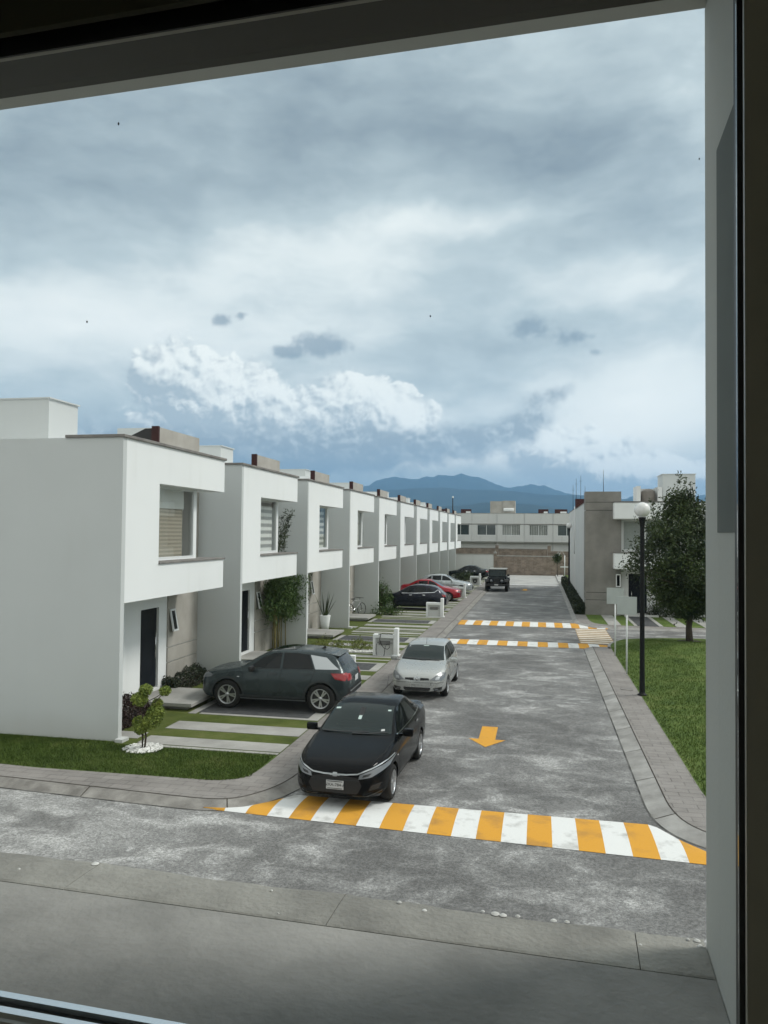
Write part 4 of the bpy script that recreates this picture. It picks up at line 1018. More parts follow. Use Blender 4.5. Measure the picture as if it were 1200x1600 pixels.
CLI['parts'] = [
  ('windscreen', 'front', [(-.62, .955), (0, .94), (.62, .955), (.53, 1.265), (.3, 1.285), (0, 1.29), (-.3, 1.285), (-.53, 1.265)], MT['screen_grey'], dict(off=.006)),
  ('wiper', 'front', line_poly([(-.58, .975), (-.2, .965), (.1, .95)], .016), BK, dict(off=.016)),
  ('wiper', 'front', line_poly([(-.02, .965), (.3, .955), (.5, .952)], .016), BK, dict(off=.016)),
  ('sticker', 'front', [(-.06, 1.262), (.10, 1.262), (.10, 1.275), (-.06, 1.275)], MT['sticker'], dict(off=.009)),
  ('sticker', 'front', [(-.48, 1.235), (-.44, 1.24), (-.44, 1.255), (-.475, 1.25)], MT['plate'], dict(off=.009)),
  ('rear_window', 'rear', [(-.5, .98), (.5, .98), (.45, 1.24), (-.45, 1.24)], G, dict(off=.006)),
  ('side_window', 'side', [(1.14, .945), (1.98, .955), (1.98, 1.285), (1.75, 1.265), (1.5, 1.17)], G, dict(off=.005)),
  ('side_window', 'side', [(2.04, .955), (2.72, .97), (2.68, 1.275), (2.04, 1.29)], G, dict(off=.005)),
  ('side_window', 'side', [(2.80, .985), (3.12, 1.03), (2.95, 1.235), (2.78, 1.26)], G, dict(off=.005)),
  ('headlight', 'frontpair', [(.36, .555), (.52, .52), (.66, .54), (.74, .60), (.74, .70), (.66, .735), (.50, .66)], MT['lamp_clear'], dict(off=.006, mx=.05)),
  ('headlight_bezel', 'frontpair', [(.50, .56), (.60, .565), (.62, .63), (.52, .625)], MT['silver_trim'], dict(off=.009, mx=.04)),
  ('grille', 'frontpair', [(.09, .535), (.34, .55), (.33, .60), (.09, .605)], BK, dict(off=.006)),
  ('badge_shield', 'front', [(-.085, .54), (0, .505), (.085, .54), (.075, .64), (-.075, .64)], MT['silver_trim'], dict(off=.006, mx=.03)),
  ('badge', 'front', [(0, .52), (.045, .573), (0, .63), (-.045, .573)], MT['ink'], dict(off=.012, mx=.03)),
  ('badge_core', 'front', [(0, .538), (.030, .573), (0, .612), (-.030, .573)], MT['chrome'], dict(off=.016, mx=.03)),
  ('badge_slot', 'front', [(0, .556), (.014, .573), (0, .592), (-.014, .573)], MT['ink'], dict(off=.019, mx=.03)),
  ('air_intake', 'front', [(-.36, .245), (.36, .245), (.38, .345), (-.38, .345)], BK, dict(off=.005)),
  ('fog_lamp_recess', 'frontpair', [(.44, .25), (.66, .27), (.68, .36), (.46, .345)], BK, dict(off=.005)),
  ('fog_lamp', 'frontpair', [(.50, .28), (.57, .285), (.57, .33), (.50, .33)], MT['lamp_clear'], dict(off=.009, mx=.04)),
  ('bumper_seam', 'front', line_poly([(-.70, .475), (-.3, .48), (0, .475), (.3, .48), (.70, .475)], .008), MT['seam'], dict(off=.004)),
  ('tail_light', 'rearpair', [(.45, .70), (.66, .72), (.62, .95), (.50, .95)], MT['lamp_red'], dict(off=.005)),
  ('door_handle', 'side', line_poly([(1.78, .80), (1.93, .802)], .03), MT['silver_trim'], dict(off=.016, mx=.05)),
  ('door_handle', 'side', line_poly([(2.56, .815), (2.70, .817)], .03), MT['silver_trim'], dict(off=.016, mx=.05)),
  ('rub_strip', 'side', line_poly([(1.1, .50), (2.7, .50)], .05), MT['silver_trim'], dict(off=.008)),
] + seams([[(1.05, .88), (1.05, .6), (1.10, .28)], [(2.01, .92), (2.01, .28)], [(2.75, .94), (2.66, .6), (2.5, .28)], [(1.1, .28), (2.5, .28)]])
slv = paintmat('silver_car_paint', (.42, .43, .42), .28, .55)
c2, bv, P2, X2 = car('hatchback_car', CLI, (-3.29, 23.0, RZ), math.pi*1.5-R(.6), slv, 'silver hatchback parked facing the camera just beyond the black saloon')
front_plate(c2, 1.80, .40, 'MXJ-27-14', w=.29, h=.13)
MB().tube([(.12, 0, 1.31), (.02, 0, 1.47)], .005, 6).build('aerial', BK, c2)
# --- grey crossover across the first driveway
AUD = dict(L=4.15, r=.358, fa=.83, ra=3.40, tumble=.955, spokes=5, style='double', tw=.23, clad='clad_grey',
  top=[(0, .70), (.03, .80), (.12, .88), (.5, .95), (1.05, 1.03), (1.15, 1.06), (1.6, 1.31), (1.95, 1.455), (2.4, 1.50), (3.0, 1.49), (3.55, 1.435), (3.72, 1.37), (3.93, 1.13), (4.03, 1.0), (4.10, .93), (4.15, .70)],
  sh=[(0, .62), (.03, .72), (.12, .78), (.5, .86), (1.1, .95), (2.2, 1.0), (3.4, 1.03), (3.9, 1.0), (4.02, .93), (4.10, .84), (4.15, .62)],
  w=[(0, .56), (.04, .66), (.12, .75), (.32, .85), (.6, .885), (1.5, .89), (3.0, .89), (3.6, .88), (3.95, .80), (4.08, .72), (4.15, .60)],
  wr=[(0, .46), (.12, .62), (.6, .74), (1.1, .78), (1.25, .75), (1.95, .62), (2.6, .61), (3.5, .58), (3.95, .64), (4.15, .5)],
  bot=[(0, .32), (.3, .24), (.8, .23), (3.5, .24), (3.95, .32), (4.15, .42)], mirror=(1.55, 1.04), mirror_mat=MT['black'])
AUD['parts'] = [
  ('windscreen', 'front', [(-.70, 1.075), (0, 1.06), (.70, 1.075), (.59, 1.43), (0, 1.45), (-.59, 1.43)], G, dict(off=.006)),
  ('rear_window', 'rear', [(-.58, 1.14), (.58, 1.14), (.50, 1.36), (-.50, 1.36)], G, dict(off=.006)),
  ('side_window', 'side', [(1.42, 1.055), (2.28, 1.06), (2.28, 1.425), (2.05, 1.405), (1.72, 1.27)], G, dict(off=.005)),
  ('side_window', 'side', [(2.34, 1.06), (3.20, 1.07), (3.03, 1.40), (2.7, 1.425), (2.34, 1.428)], G, dict(off=.005)),
  ('rear_pillar', 'side', [(3.24, 1.07), (3.86, 1.075), (3.50, 1.34), (3.06, 1.395)], MT['silver_trim'], dict(off=.005)),
  ('window_trim', 'side', line_poly([(1.35, 1.035), (2.3, 1.042), (3.2, 1.052)], .014), MT['black'], dict(off=.006)),
  ('headlight', 'side', [(.10, .74), (.36, .78), (.42, .84), (.20, .865), (.10, .82)], MT['lamp_clear'], dict(off=.006, mx=.05)),
  ('headlight', 'frontpair', [(.42, .70), (.72, .72), (.74, .80), (.46, .79)], MT['lamp_clear'], dict(off=.006, mx=.05)),
  ('grille', 'front', [(-.40, .42), (.40, .42), (.44, .66), (.36, .76), (-.36, .76), (-.44, .66)], BK, dict(off=.005)),
  ('tail_light', 'side', [(3.78, .85), (4.03, .80), (4.09, .92), (4.02, .985), (3.66, .99)], MT['lamp_red'], dict(off=.007, mx=.05)),
  ('tail_light', 'rearpair', [(.40, .80), (.70, .80), (.68, .97), (.42, .95)], MT['lamp_red'], dict(off=.006, mx=.05)),
  ('bumper_trim', 'rear', line_poly([(-.66, .42), (.66, .42)], .05), MT['silver_trim'], dict(off=.012)),
  ('bumper_trim', 'rear', line_poly([(-.62, .55), (.62, .55)], .03), MT['silver_trim'], dict(off=.012)),
  ('bumper_panel', 'rear', [(-.68, .36), (.68, .36), (.70, .62), (-.70, .62)], BK, dict(off=.005)),
  ('sill_trim', 'side', [(1.15, .27), (3.0, .27), (3.0, .38), (1.15, .38)], MT['clad_grey'], dict(off=.006)),
  ('sill_line', 'side', line_poly([(1.18, .285), (2.98, .285)], .03), MT['silver_trim'], dict(off=.010)),
  ('body_crease', 'side', line_poly([(1.2, .46), (3.0, .46)], .012), MT['seam'], dict(off=.004)),
  ('door_handle', 'side', line_poly([(2.02, .92), (2.20, .92)], .035), MT['clad_grey'], dict(off=.022, mx=.05)),
  ('door_handle', 'side', line_poly([(2.92, .94), (3.10, .94)], .035), MT['clad_grey'], dict(off=.022, mx=.05)),
  ('wing_badge', 'side', line_poly([(1.10, .82), (1.17, .82)], .02), MT['chrome'], dict(off=.008, mx=.03)),
  ('roof_window', 'top', [(1.98, -.45), (1.98, .45), (2.6, .45), (2.6, -.45)], G, dict(off=.006)),
] + seams([[(1.26, .98), (1.24, .7), (1.28, .40)], [(2.31, 1.03), (2.31, .40)], [(3.24, 1.04), (3.12, .75), (2.98, .40)]])
def sq(sp, f):
    for k_ in ('top', 'sh', 'w', 'bot', 'wr'): sp[k_] = [(a*f, b) for a, b in sp[k_]]
    for k_ in ('L', 'fa', 'ra'): sp[k_] *= f
    sp['mirror'] = (sp['mirror'][0]*f, sp['mirror'][1])
    sp['parts'] = [(n_, k_, [(a*f, b) for a, b in pts] if k_ in ('side', 'top') else pts, m_, kw) for n_, k_, pts, m_, kw in sp['parts']]
sq(AUD, .955)
gry = paintmat('grey_car_paint', (.036, .048, .051), .25, .3, .10, .25)
c3, bv, P3, X3 = car('crossover_car', AUD, (-6.60, 19.42, .008), math.pi+R(.6), gry, 'dark grey crossover with silver rear pillar parked across the first driveway')
rp = MB().box(-.006, .006, -.16, .16, -.07, .07, .003).build('number_plate', MT['plate'], c3); rp.location = (-1.985, 0, .78)
MB().ext([(-1.25, 1.42), (-1.66, 1.365), (-1.67, 1.378), (-1.27, 1.445)], 'y', -.52, .52).build('roof_spoiler', gry, c3)
MB().ext([(-1.05, 1.48), (-1.17, 1.48), (-1.16, 1.555)], 'y', -.012, .012).build('aerial', BK, c3)
# --- generic hatch for the farther driveways (front to s=0)
def far_car(name, L_, hgt, wd, loc, heading, col, label, kind='hatch', metal=.4, glass=G, plate=False, k=0):
    f = L_/4.2; g = hgt/1.45
    if kind == 'hatch':
        top = [(0, .58*g), (.04*f, .68*g), (.15*f, .76*g), (.6*f, .88*g), (1.1*f, .97*g), (1.2*f, 1.0*g), (1.6*f, 1.2*g), (2.0*f, 1.38*g), (2.5*f, 1.45*g), (3.1*f, 1.42*g), (3.6*f, 1.31*g), (3.95*f, 1.02*g), (4.1*f, .92*g), (4.2*f, .72*g)]
        win = [[(1.5, .99), (2.25, 1.0), (2.25, 1.36), (2.05, 1.34), (1.75, 1.2)], [(2.31, 1.0), (3.0, 1.02), (3.0, 1.34), (2.31, 1.37)], [(3.06, 1.03), (3.45, 1.08), (3.25, 1.25), (3.06, 1.32)]]
        rw = [(-.5, 1.08), (.5, 1.08), (.44, 1.28), (-.44, 1.28)]
    else:
        top = [(0, .58*g), (.04*f, .68*g), (.15*f, .76*g), (.6*f, .87*g), (1.05*f, .95*g), (1.15*f, .98*g), (1.6*f, 1.2*g), (1.95*f, 1.37*g), (2.4*f, 1.44*g), (2.8*f, 1.42*g), (3.2*f, 1.28*g), (3.6*f, 1.10*g), (4.0*f, 1.05*g), (4.12*f, .98*g), (4.2*f, .75*g)]
        win = [[(1.45, .99), (2.15, 1.0), (2.15, 1.35), (1.95, 1.33), (1.7, 1.2)], [(2.21, 1.0), (2.85, 1.02), (2.85, 1.31), (2.21, 1.36)], [(2.9, 1.03), (3.25, 1.06), (2.9, 1.26)]]
        rw = [(-.5, 1.12), (.5, 1.12), (.44, 1.33), (-.44, 1.33)]
    W2 = wd/2
    sp = dict(L=L_, r=.31, fa=.80*f, ra=3.38*f, tumble=.955, spokes=7, style='single', top=top,
      sh=[(0, .52*g), (.04*f, .58*g), (.15*f, .66*g), (.6*f, .78*g), (1.2*f, .90*g), (2.2*f, .95*g), (3.5*f, .98*g), (3.95*f, .92*g), (4.1*f, .84*g), (4.2*f, .64*g)],
      w=[(0, W2*.6), (.05, W2*.72), (.15, W2*.83), (.35, W2*.94), (.7, W2*.99), (1.5, W2), (3.3*f, W2), (3.8*f, W2*.94), (4.05*f, W2*.83), (L_, W2*.66)],
      wr=[(0, W2*.5), (.15, W2*.7), (.6, W2*.84), (1.1*f, W2*.87), (1.25*f, W2*.84), (1.95*f, W2*.69), (2.6*f, W2*.68), (3.5*f, W2*.66), (3.95*f, W2*.70), (L_, W2*.55)],
      bot=[(0, .26), (.3, .21), (.8, .20), (3.5*f, .21), (3.95*f, .28), (L_, .34)], mirror=(1.5*f, .98*g))
    pr = [('windscreen', 'front', [(-.62*W2/.86, 1.0*g), (0, .985*g), (.62*W2/.86, 1.0*g), (.54*W2/.86, 1.35*g), (0, 1.37*g), (-.54*W2/.86, 1.35*g)], glass, dict(off=.006, mx=.12)),
          ('rear_window', 'rear', [(y, z*g) for y, z in rw], glass, dict(off=.006, mx=.12)),
          ('headlight', 'frontpair', [(.40, .58*g), (.72, .62*g), (.76, .72*g), (.44, .67*g)], MT['lamp_clear'], dict(off=.006, mx=.08)),
          ('grille', 'front', [(-.36, .32), (.36, .32), (.40, .56*g), (-.40, .56*g)], BK, dict(off=.005, mx=.12)),
          ('tail_light', 'rearpair', [(.40, .78*g), (.70, .80*g), (.72, .92*g), (.42, .90*g)], MT['lamp_red'], dict(off=.006, mx=.08)),
          ('door_handle', 'side', line_poly([(2.0*f, .87*g), (2.16*f, .87*g)], .03), CH, dict(off=.016, mx=.08)),
          ('door_handle', 'side', line_poly([(2.8*f, .88*g), (2.96*f, .88*g)], .03), CH, dict(off=.016, mx=.08))]
    for q in win: pr.append(('side_window', 'side', [(s*f, z*g) for s, z in q], glass, dict(off=.005, mx=.12)))
    if k: pr.append(('window_trim', 'side', line_poly([(1.4*f, .97*g), (2.4*f, .98*g), (3.5*f, 1.04*g), (3.7*f, 1.18*g)], .022), CH, dict(off=.007, mx=.12)))
    sp['parts'] = pr + [('door_seam', 'side', line_poly([(2.28*f, .97*g), (2.28*f, .3)], .012), MT['seam'], dict(off=.004, mx=.15)), ('door_seam', 'side', line_poly([(1.32*f, .9*g), (1.32*f, .3)], .012), MT['seam'], dict(off=.004, mx=.15))]
    return car(name, sp, loc, heading, paintmat(name+'_paint', col, .2, metal), label)[0]
far_car('hatchback_car', 4.1, 1.50, 1.70, (-7.35, 45.35, .0), math.pi, (.010, .012, .022), 'dark blue hatchback parked nose in, nearest the camera of the row beyond the second crossing', k=1)
far_car('hatchback_car', 4.1, 1.44, 1.72, (-7.20, 51.85, .0), 0, (.30, .012, .022), 'red hatchback with its nose out towards the street', 'saloon', .3)
far_car('hatchback_car', 4.2, 1.42, 1.72, (-7.06, 58.85, .0), 0, (.42, .45, .46), 'silver grey hatchback with its nose out towards the street, behind the red car')
far_car('saloon_car', 4.2, 1.42, 1.72, (-7.0, 76.8, .0), math.pi, (.008, .012, .013), 'black saloon farthest along the driveways, by the white end wall', 'saloon')
# --- black off-roader
def jeep():
    root = empty('off_road_car', (-3.35, 64.1, RZ), math.pi*1.5, 'black boxy off-road car with pale roof parked on the street', 'car', 'cars parked along the street')
    pb = paintmat('off_roader_paint', (.005, .006, .006), .3, 0, 0, .15)
    MB().box(-2.0, .75, -.74, .74, .50, 1.12, .03).box(.75, 1.85, -.62, .62, .55, 1.10, .05).build('body', pb, root, sharp=40)
    MB().ext([(-1.98, 1.12), (.62, 1.12), (.38, 1.70), (-1.95, 1.70)], 'y', -.70, .70).build('cabin', pb, root)
    MB().box(-1.97, .42, -.72, .72, 1.70, 1.76, .02).build('roof', noisy('grey_hardtop', (.22, .23, .22), (.30, .31, .30), 3), root)
    MB().ext([(.635, 1.16), (.655, 1.16), (.425, 1.66), (.405, 1.66)], 'y', -.63, .63).build('windscreen', MT['screen_grey'], root)
    for s in (1, -1):
        for a, b in ((-1.85, -1.15), (-1.05, -.35), (-.25, .42)):
            MB().box(a, b, s*.70-.008, s*.70+.008, 1.20, 1.64).build('side_window', G, root)
        MB().ext([(.85, .70), (.95, .98), (1.85, .98), (1.98, .80), (1.85, .78), (1.75, .90), (1.05, .90), (.95, .70)], 'y', s*.62, s*.92).build('wheel_arch', BK, root)
        MB().ext([(-1.95, .70), (-1.80, .98), (-.95, .98), (-.80, .70), (-.90, .70), (-1.0, .90), (-1.75, .90), (-1.85, .70)], 'y', s*.62, s*.92).build('wheel_arch', BK, root)
        MB().box(1.852, 1.885, s*.30-.001, s*.31, .9, .91).bm.free()
        MB().lathe([(.0, 1.90), (.10, 1.895), (.12, 1.85)], (0, s*.42, .86), 20, 'x').build('headlight', MT['lamp_clear'], root)
        MB().box(.45, .55, min(s*.80, s*.98), max(s*.80, s*.98), 1.18, 1.36, .02).box(.48, .52, min(s*.70, s*.82), max(s*.70, s*.82), 1.2, 1.24).build('wing_mirror', BK, root)
        MB().box(-.75, .80, s*.80-.06, s*.80+.06, .42, .48, .01).build('side_step', BK, root)
    MB().box(1.86, 1.875, -.24, .24, .68, 1.04).build('grille', BK, root)
    gs = MB()
    for k in range(7): gs.box(1.876, 1.882, -.21+k*.066, -.19+k*.066, .70, 1.02)
    gs.build('grille_bars', MT['clad_grey'], root)
    MB().box(1.95, 2.12, -.85, .85, .46, .64, .03).build('bumper', BK, root)
    MB().box(1.90, 2.08, -.5, .5, .36, .42).build('skid_plate', MT['silver_trim'], root)
    p = MB().box(2.122, 2.13, -.15, .15, .52, .63).build('number_plate', MT['plate'], root)
    w0 = make_wheel(.41, .26, 5, 'single'); first = True
    for x in (1.35, -1.38):
        for s in (1, -1):
            w_ = w0 if first else copy_tree(w0); first = False
            w_.parent = root; w_.location = (x, s*.78, .41); w_.rotation_euler = (0, .4, 0 if s > 0 else math.pi)
    sw = copy_tree(w0, root); sw.location = (-2.14, 0, 1.0); sw.rotation_euler = (0, 0, math.pi/2)
jeep()
# ================================================================== STREET FURNITURE
def lamp(loc, label):
    r = empty('street_lamp', loc, 0, label, 'street lamp', 'street lamps with white globes')
    MB().lathe([(.0, 0), (.13, 0), (.13, .03), (.085, .05), (.075, .12), (.068, 1.0), (.060, 4.70), (.062, 4.74), (.095, 4.98), (.115, 5.02), (.0, 5.02)], seg=20).build('pole', MT['metal_dark'], r)
    g = MB().lathe([(.0, 5.44)] + [(.222*math.sin(a), 5.235+.215*math.cos(a)) for a in [math.pi*k/16 for k in range(1, 15)]] + [(.09, 5.025), (.0, 5.025)], seg=28).build('globe', MT['globe'], r)
    MB().lathe([(.0, 5.455), (.05, 5.445), (.07, 5.43), (.0, 5.43)], seg=14).build('globe_cap', MT['coping'], g)
    return r
lamp((2.86, 22.85, 0.0), 'near globe street lamp on the lawn edge in front of the big tree')
l2 = lamp((2.28, 61.8, 0), 'far globe street lamp beside the long white side wall and hedge')
tl = empty('tall_street_lamp', (-10.2, 92.0, RZ), 0, 'tall thin street lamp rising above the roofs at the end of the left row', 'street lamp')
MB().lathe([(.0, 0), (.12, 0), (.10, .1), (.055, 8.9), (0, 8.9)], seg=12).build('pole', MT['metal_dark'], tl)
MB().box(-.08, .08, -.10, .42, 8.9, 9.12, .04).build('lamp_head', MT['metal_white'], tl)
def sign(loc, w, h, zc, label):
    r = empty('blank_sign', loc, 0, label, 'sign', 'blank backs of two signs on white posts')
    MB().tube([(0, 0, -.05), (0, 0, zc+h/2-.02)], .028, 10).build('post', MT['metal_white'], r)
    MB().box(-w/2, w/2, -.045, -.03, zc-h/2, zc+h/2, .004).build('board', noisy('sign_back', (.36, .39, .38), (.42, .45, .44), 2, rough=.5, bump=0), r)
    MB().box(-w/2+.06, w/2-.06, -.029, -.018, zc-.15, zc-.12).box(-w/2+.06, w/2-.06, -.029, -.018, zc+.12, zc+.15).build('bracket', MT['metal_white'], r)
sign((2.79, 30.0, 0), .62, .60, 2.24, 'farther and higher of the two blank square sign backs on white posts')
sign((2.80, 26.2, 0), .62, .58, 2.22, 'nearer and lower of the two blank square sign backs on white posts')
# meter housings by the pavement
def meter(y, label, hose=False):
    r = empty('meter_box', (-5.98, y, 0), 0, label, 'meter box', 'white utility meter walls beside the pavement')
    mb = MB(); wall_holes(mb, 'y', 0, .30, 0, .78, 0, .78, [(.09, .76, .02, .66)]); mb.build('housing', MT['white'], r)
    MB().box(.09, .76, .14, .20, .02, .66).build('back_panel', MT['pale'], r)
    MB().box(.78, .93, -.02, .30, 0, 1.02, .01).box(.77, .98, -.05, .33, 0, .05, .01).build('post', MT['white'], r)
    d = MB().box(.2, .62, .09, .14, .40, .54, .01).tube([(.15, .1, .47), (.72, .1, .47)], .012, 8)
    d.build('meter', noisy('meter_grey', (.12, .12, .12), (.22, .22, .21), 5), r)
    if hose:
        p = [(.30, -.03, .80), (.26, -.04, .60), (.33, -.04, .42), (.42, -.05, .30), (.55, -.05, .26), (.64, -.05, .34), (.62, -.05, .44), (.52, -.05, .44), (.47, -.05, .34), (.44, -.04, .12), (.42, -.03, .0)]
        MB().tube(p, .012, 8).tube([(.20, .02, .79), (.35, .0, .805), (.5, .03, .80), (.62, .0, .81), (.74, .02, .80)], .014, 8).tube([(.16, -.03, .02), (.13, -.03, .2), (.14, -.03, .45)], .010, 8).build('hose', MT['rubber'], r)
    return r
meter(27.75, 'nearest white meter wall with a black hose hung on it', True)
meter(41.3, 'second white meter wall, in front of the dark blue car')
meter(54.1, 'third white meter wall, between the red and the silver car')
mr_ = meter(68.2, 'farthest white meter wall, with a round dark coil on its face')
MB().lathe([(.10, .05), (.19, .03), (.19, .09), (.10, .09)], (.42, 0, .36), 20, 'y').build('coil', MT['rubber'], mr_)
pt = MB().box(-.07, .07, -.07, .07, 0, .92, .012).build('white_post', MT['white']); pt.location = (-5.33, 22.0, 0); tag(pt, 'short white post just behind the tail of the grey crossover', 'post')
ol = MB().box(-.17, .17, -.12, .12, 0, .012).build('drain_cover', MT['coping']); ol.location = (2.52, 23.6, .002); tag(ol, 'small grey cover plate set in the right hand pavement', 'drain cover')

# ================================================================== PLANTS
def zpx(y): return (1171-y)*.01225
def topiary():
    r = empty('topiary_tree', (-8.0, 14.72, 0), 0, 'small cloud pruned shrub with leafy balls in a ring of white pebbles', 'shrub')
    B = [(226, 1072, 11, .0), (217, 1087, 13.5, -.05), (257, 1074, 9.5, .1), (243, 1109, 14, .05), (238, 1124, 14, -.02), (213, 1128, 12, .06), (222, 1136, 10, -.1), (241, 1096, 9, .15), (229, 1118, 9, .16), (248, 1117, 9, 0)]
    st = MB(); pts = []
    st.tube([(.03, 0, 0), (.05, .01, .25), (.02, 0, .5), (-.05, 0, .75), (-.05, 0, .95), (.03, 0, 1.15)], [.022, .020, .017, .014, .012, .008], 8)
    st.tube([(-.03, .02, 0), (-.03, .02, .3), (-.02, .02, .6), (.12, .04, .85), (.36, .08, 1.12)], [.018, .016, .013, .010, .007], 8)
    for px, py, rad, dy in B:
        c = np.array([(px-223)*.01225, dy, zpx(py)]); rr = rad*.01225
        st.tube([(.0, .01, max(c[2]-.25, .1)), (c[0]*.6, c[1]*.6, c[2]-.12), tuple(c)], [.010, .008, .005], 6)
        n = int(1500*(rad/12)**2)
        d = rng.normal(size=(n, 3)); d /= np.linalg.norm(d, axis=1)[:, None]
        pts.append(c + d*rr*(.62+.48*rng.random(n)**1.5)[:, None]*np.array([1, 1, .85]))
    st.build('trunk', MT['bark'], r)
    leaves_mesh('foliage', np.concatenate(pts), .032, MT['leaf_topi'], r, aspect=.8, up=.4)
topiary()
def pebbles(name, loc, rad, n, label, ry=None, size=.026):
    mb = MB(); ry = ry or rad
    for _ in range(n):
        a = random.random()*6.283; q = math.sqrt(random.random()); x, y = rad*q*math.cos(a), ry*q*math.sin(a)
        s = size*(.6+.7*random.random()); m0 = len(mb.bm.verts)
        res = bmesh.ops.create_icosphere(mb.bm, subdivisions=1, radius=s)
        ang = random.random()*3
        for v in res['verts']:
            v.co = Vector((v.co.x*(1.0+.5*math.cos(ang)), v.co.y*(1.0+.4*math.sin(ang)), v.co.z*.7)); v.co += Vector((x, y, s*.4+random.random()*.012))
    o = mb.build(name, MT['stone_white']); o.location = loc
    return tag(o, label, 'pebbles', kind='stuff')
so = MB().lathe([(0, .006), (.40, .006), (.44, .0)], seg=30).build('soil', MT['soil']); so.location = (-8.0, 14.72, 0); so['kind'] = 'structure'
pebbles('pebbles', (-8.0, 14.72, .005), .39, 420, 'ring of white pebbles around the foot of the cloud pruned shrub')
def hedge(name, loc, sx, sy, sz, mat, label, cat='hedge', per=900, size=.06, lump=.12, group=None):
    r = empty(name, loc, 0, label, cat, group)
    n = int(per*sx*sy*4 + per*sz*(sx+sy)*1.5)
    p = rng.random((n, 3)); k = rng.integers(0, 5, n)
    p[k == 0, 2] = 1; p[k == 1, 0] = 0; p[k == 2, 0] = 1; p[k == 3, 1] = 0; p[k == 4, 1] = 1
    P = (p-[.5, .5, 0])*[sx, sy, sz]
    w = np.sin(P[:, 0]*5+P[:, 1]*7)*np.sin(P[:, 1]*4.3+1)*lump
    P[:, 2] += w*(P[:, 2]/sz); P += rng.normal(size=P.shape)*.03; P[:, 2] = np.maximum(P[:, 2], .01)
    leaves_mesh('foliage', P, size, mat, r, aspect=.6)
    MB().box(-sx/2+.06, sx/2-.06, -sy/2+.06, sy/2-.06, 0, sz-.09-lump*.7).build('stems', MT['soil'], r)
    return r
hedge('hedge', (-9.55, 16.35, 0), .7, 1.7, .42, MT['leaf_red'], 'red brown low shrubs against the white wall beside the dark door of the nearest house', per=700)
hedge('hedge', (-9.98, 20.75, 0), .42, 2.0, .42, MT['leaf_hedge'], 'dark low shrubs along the concrete wall in front of the grey crossover', per=800)
hedge('hedge', (2.30, 59.5, 0), .46, 28.6, .52, MT['leaf_hedge'], 'long clipped dark hedge along the foot of the white side wall on the right', per=260, size=.11)
# bamboo by the second house
def bamboo():
    r = empty('bamboo', (-9.75, 28.35, 0), 0, 'dense bamboo clump under the balcony of the second house', 'bamboo')
    mb = MB(); pts = []
    for i in range(11):
        x, y = random.uniform(-.22, .28), random.uniform(-.9, .45); a = random.uniform(-.12, .2), random.uniform(-.15, .15); hh = random.uniform(2.3, 2.85)
        P_ = [(x+a[0]*t*t, y+a[1]*t*t, hh*t) for t in (0, .25, .5, .75, 1)]; mb.tube(P_, [.022, .021, .02, .016, .008], 8)
    for i in range(190):
        c = np.array([random.gauss(.12, .27), random.gauss(-.1, .62), random.uniform(1.35, 2.72)])
        n = 55; q = rng.normal(size=(n, 3))*[.16, .2, .16]; pts.append(c+q)
    P = np.concatenate(pts); P = P[(P[:, 2] < 2.88) & (P[:, 0] > -.35)]
    mb.build('cane', MT['bamboo'], r)
    leaves_mesh('foliage', P, .17, MT['leaf_mid'], r, aspect=.22, droop=.8)
bamboo()
def balcony_plant():
    r = empty('bamboo', (-9.25, 26.95, 3.72), 0, 'thin leaning bamboo shoots rising through the upstairs opening of the second house', 'bamboo')
    mb = MB(); pts = []
    for i in range(5):
        x0, y0 = random.uniform(-.2, .1), random.uniform(-.35, .35); l = 1.0+.8*random.random()
        P_ = [(x0+.1*t, y0+(.55*t*t)+.15*t, l*t) for t in np.linspace(0, 1, 6)]; mb.tube(P_, [.008, .007, .006, .005, .004, .002], 6)
        for t in np.linspace(.1, 1, 14):
            c = np.array([x0+.1*t, y0+.55*t*t+.15*t, l*t]); pts.append(c + rng.normal(size=(9, 3))*[.06, .10, .07])
    mb.build('cane', MT['bark'], r)
    leaves_mesh('foliage', np.concatenate(pts), .12, MT['leaf_dark'], r, aspect=.28)
balcony_plant()
def planter_bed():
    for k, (x, n) in enumerate(((-8.0, 420), (-6.75, 330))):
        r = empty('border_plant', (x, 28.85, 0), 0, ['yellow green low bushes in the white pebble bed, nearer the wall', 'yellow green low bushes in the white pebble bed, beside the meter wall'][k], 'bush', 'yellow green bushes in the pebble bed')
        pts = []
        for i in range(13):
            c = np.array([random.uniform(-.55, .55), random.uniform(-.3, .3), .05+.28*random.random()]); pts.append(c+rng.normal(size=(n//13*2, 3))*[.09, .09, .08])
        P = np.concatenate(pts); P[:, 2] = np.abs(P[:, 2]); leaves_mesh('foliage', P, .07, MT['leaf_yel'], r, aspect=.45, up=.6)
        st = MB()
        for i in range(14): st.tube([(random.uniform(-.3, .3), random.uniform(-.2, .2), 0), (random.uniform(-.55, .55), random.uniform(-.3, .3), .3)], .006, 5)
        st.build('stems', MT['bark'], r)
    pebbles('pebbles', (-7.35, 28.45, .012), 1.25, 420, 'band of white pebbles in the planted strip by the nearest meter wall', ry=.22, size=.045)
planter_bed()
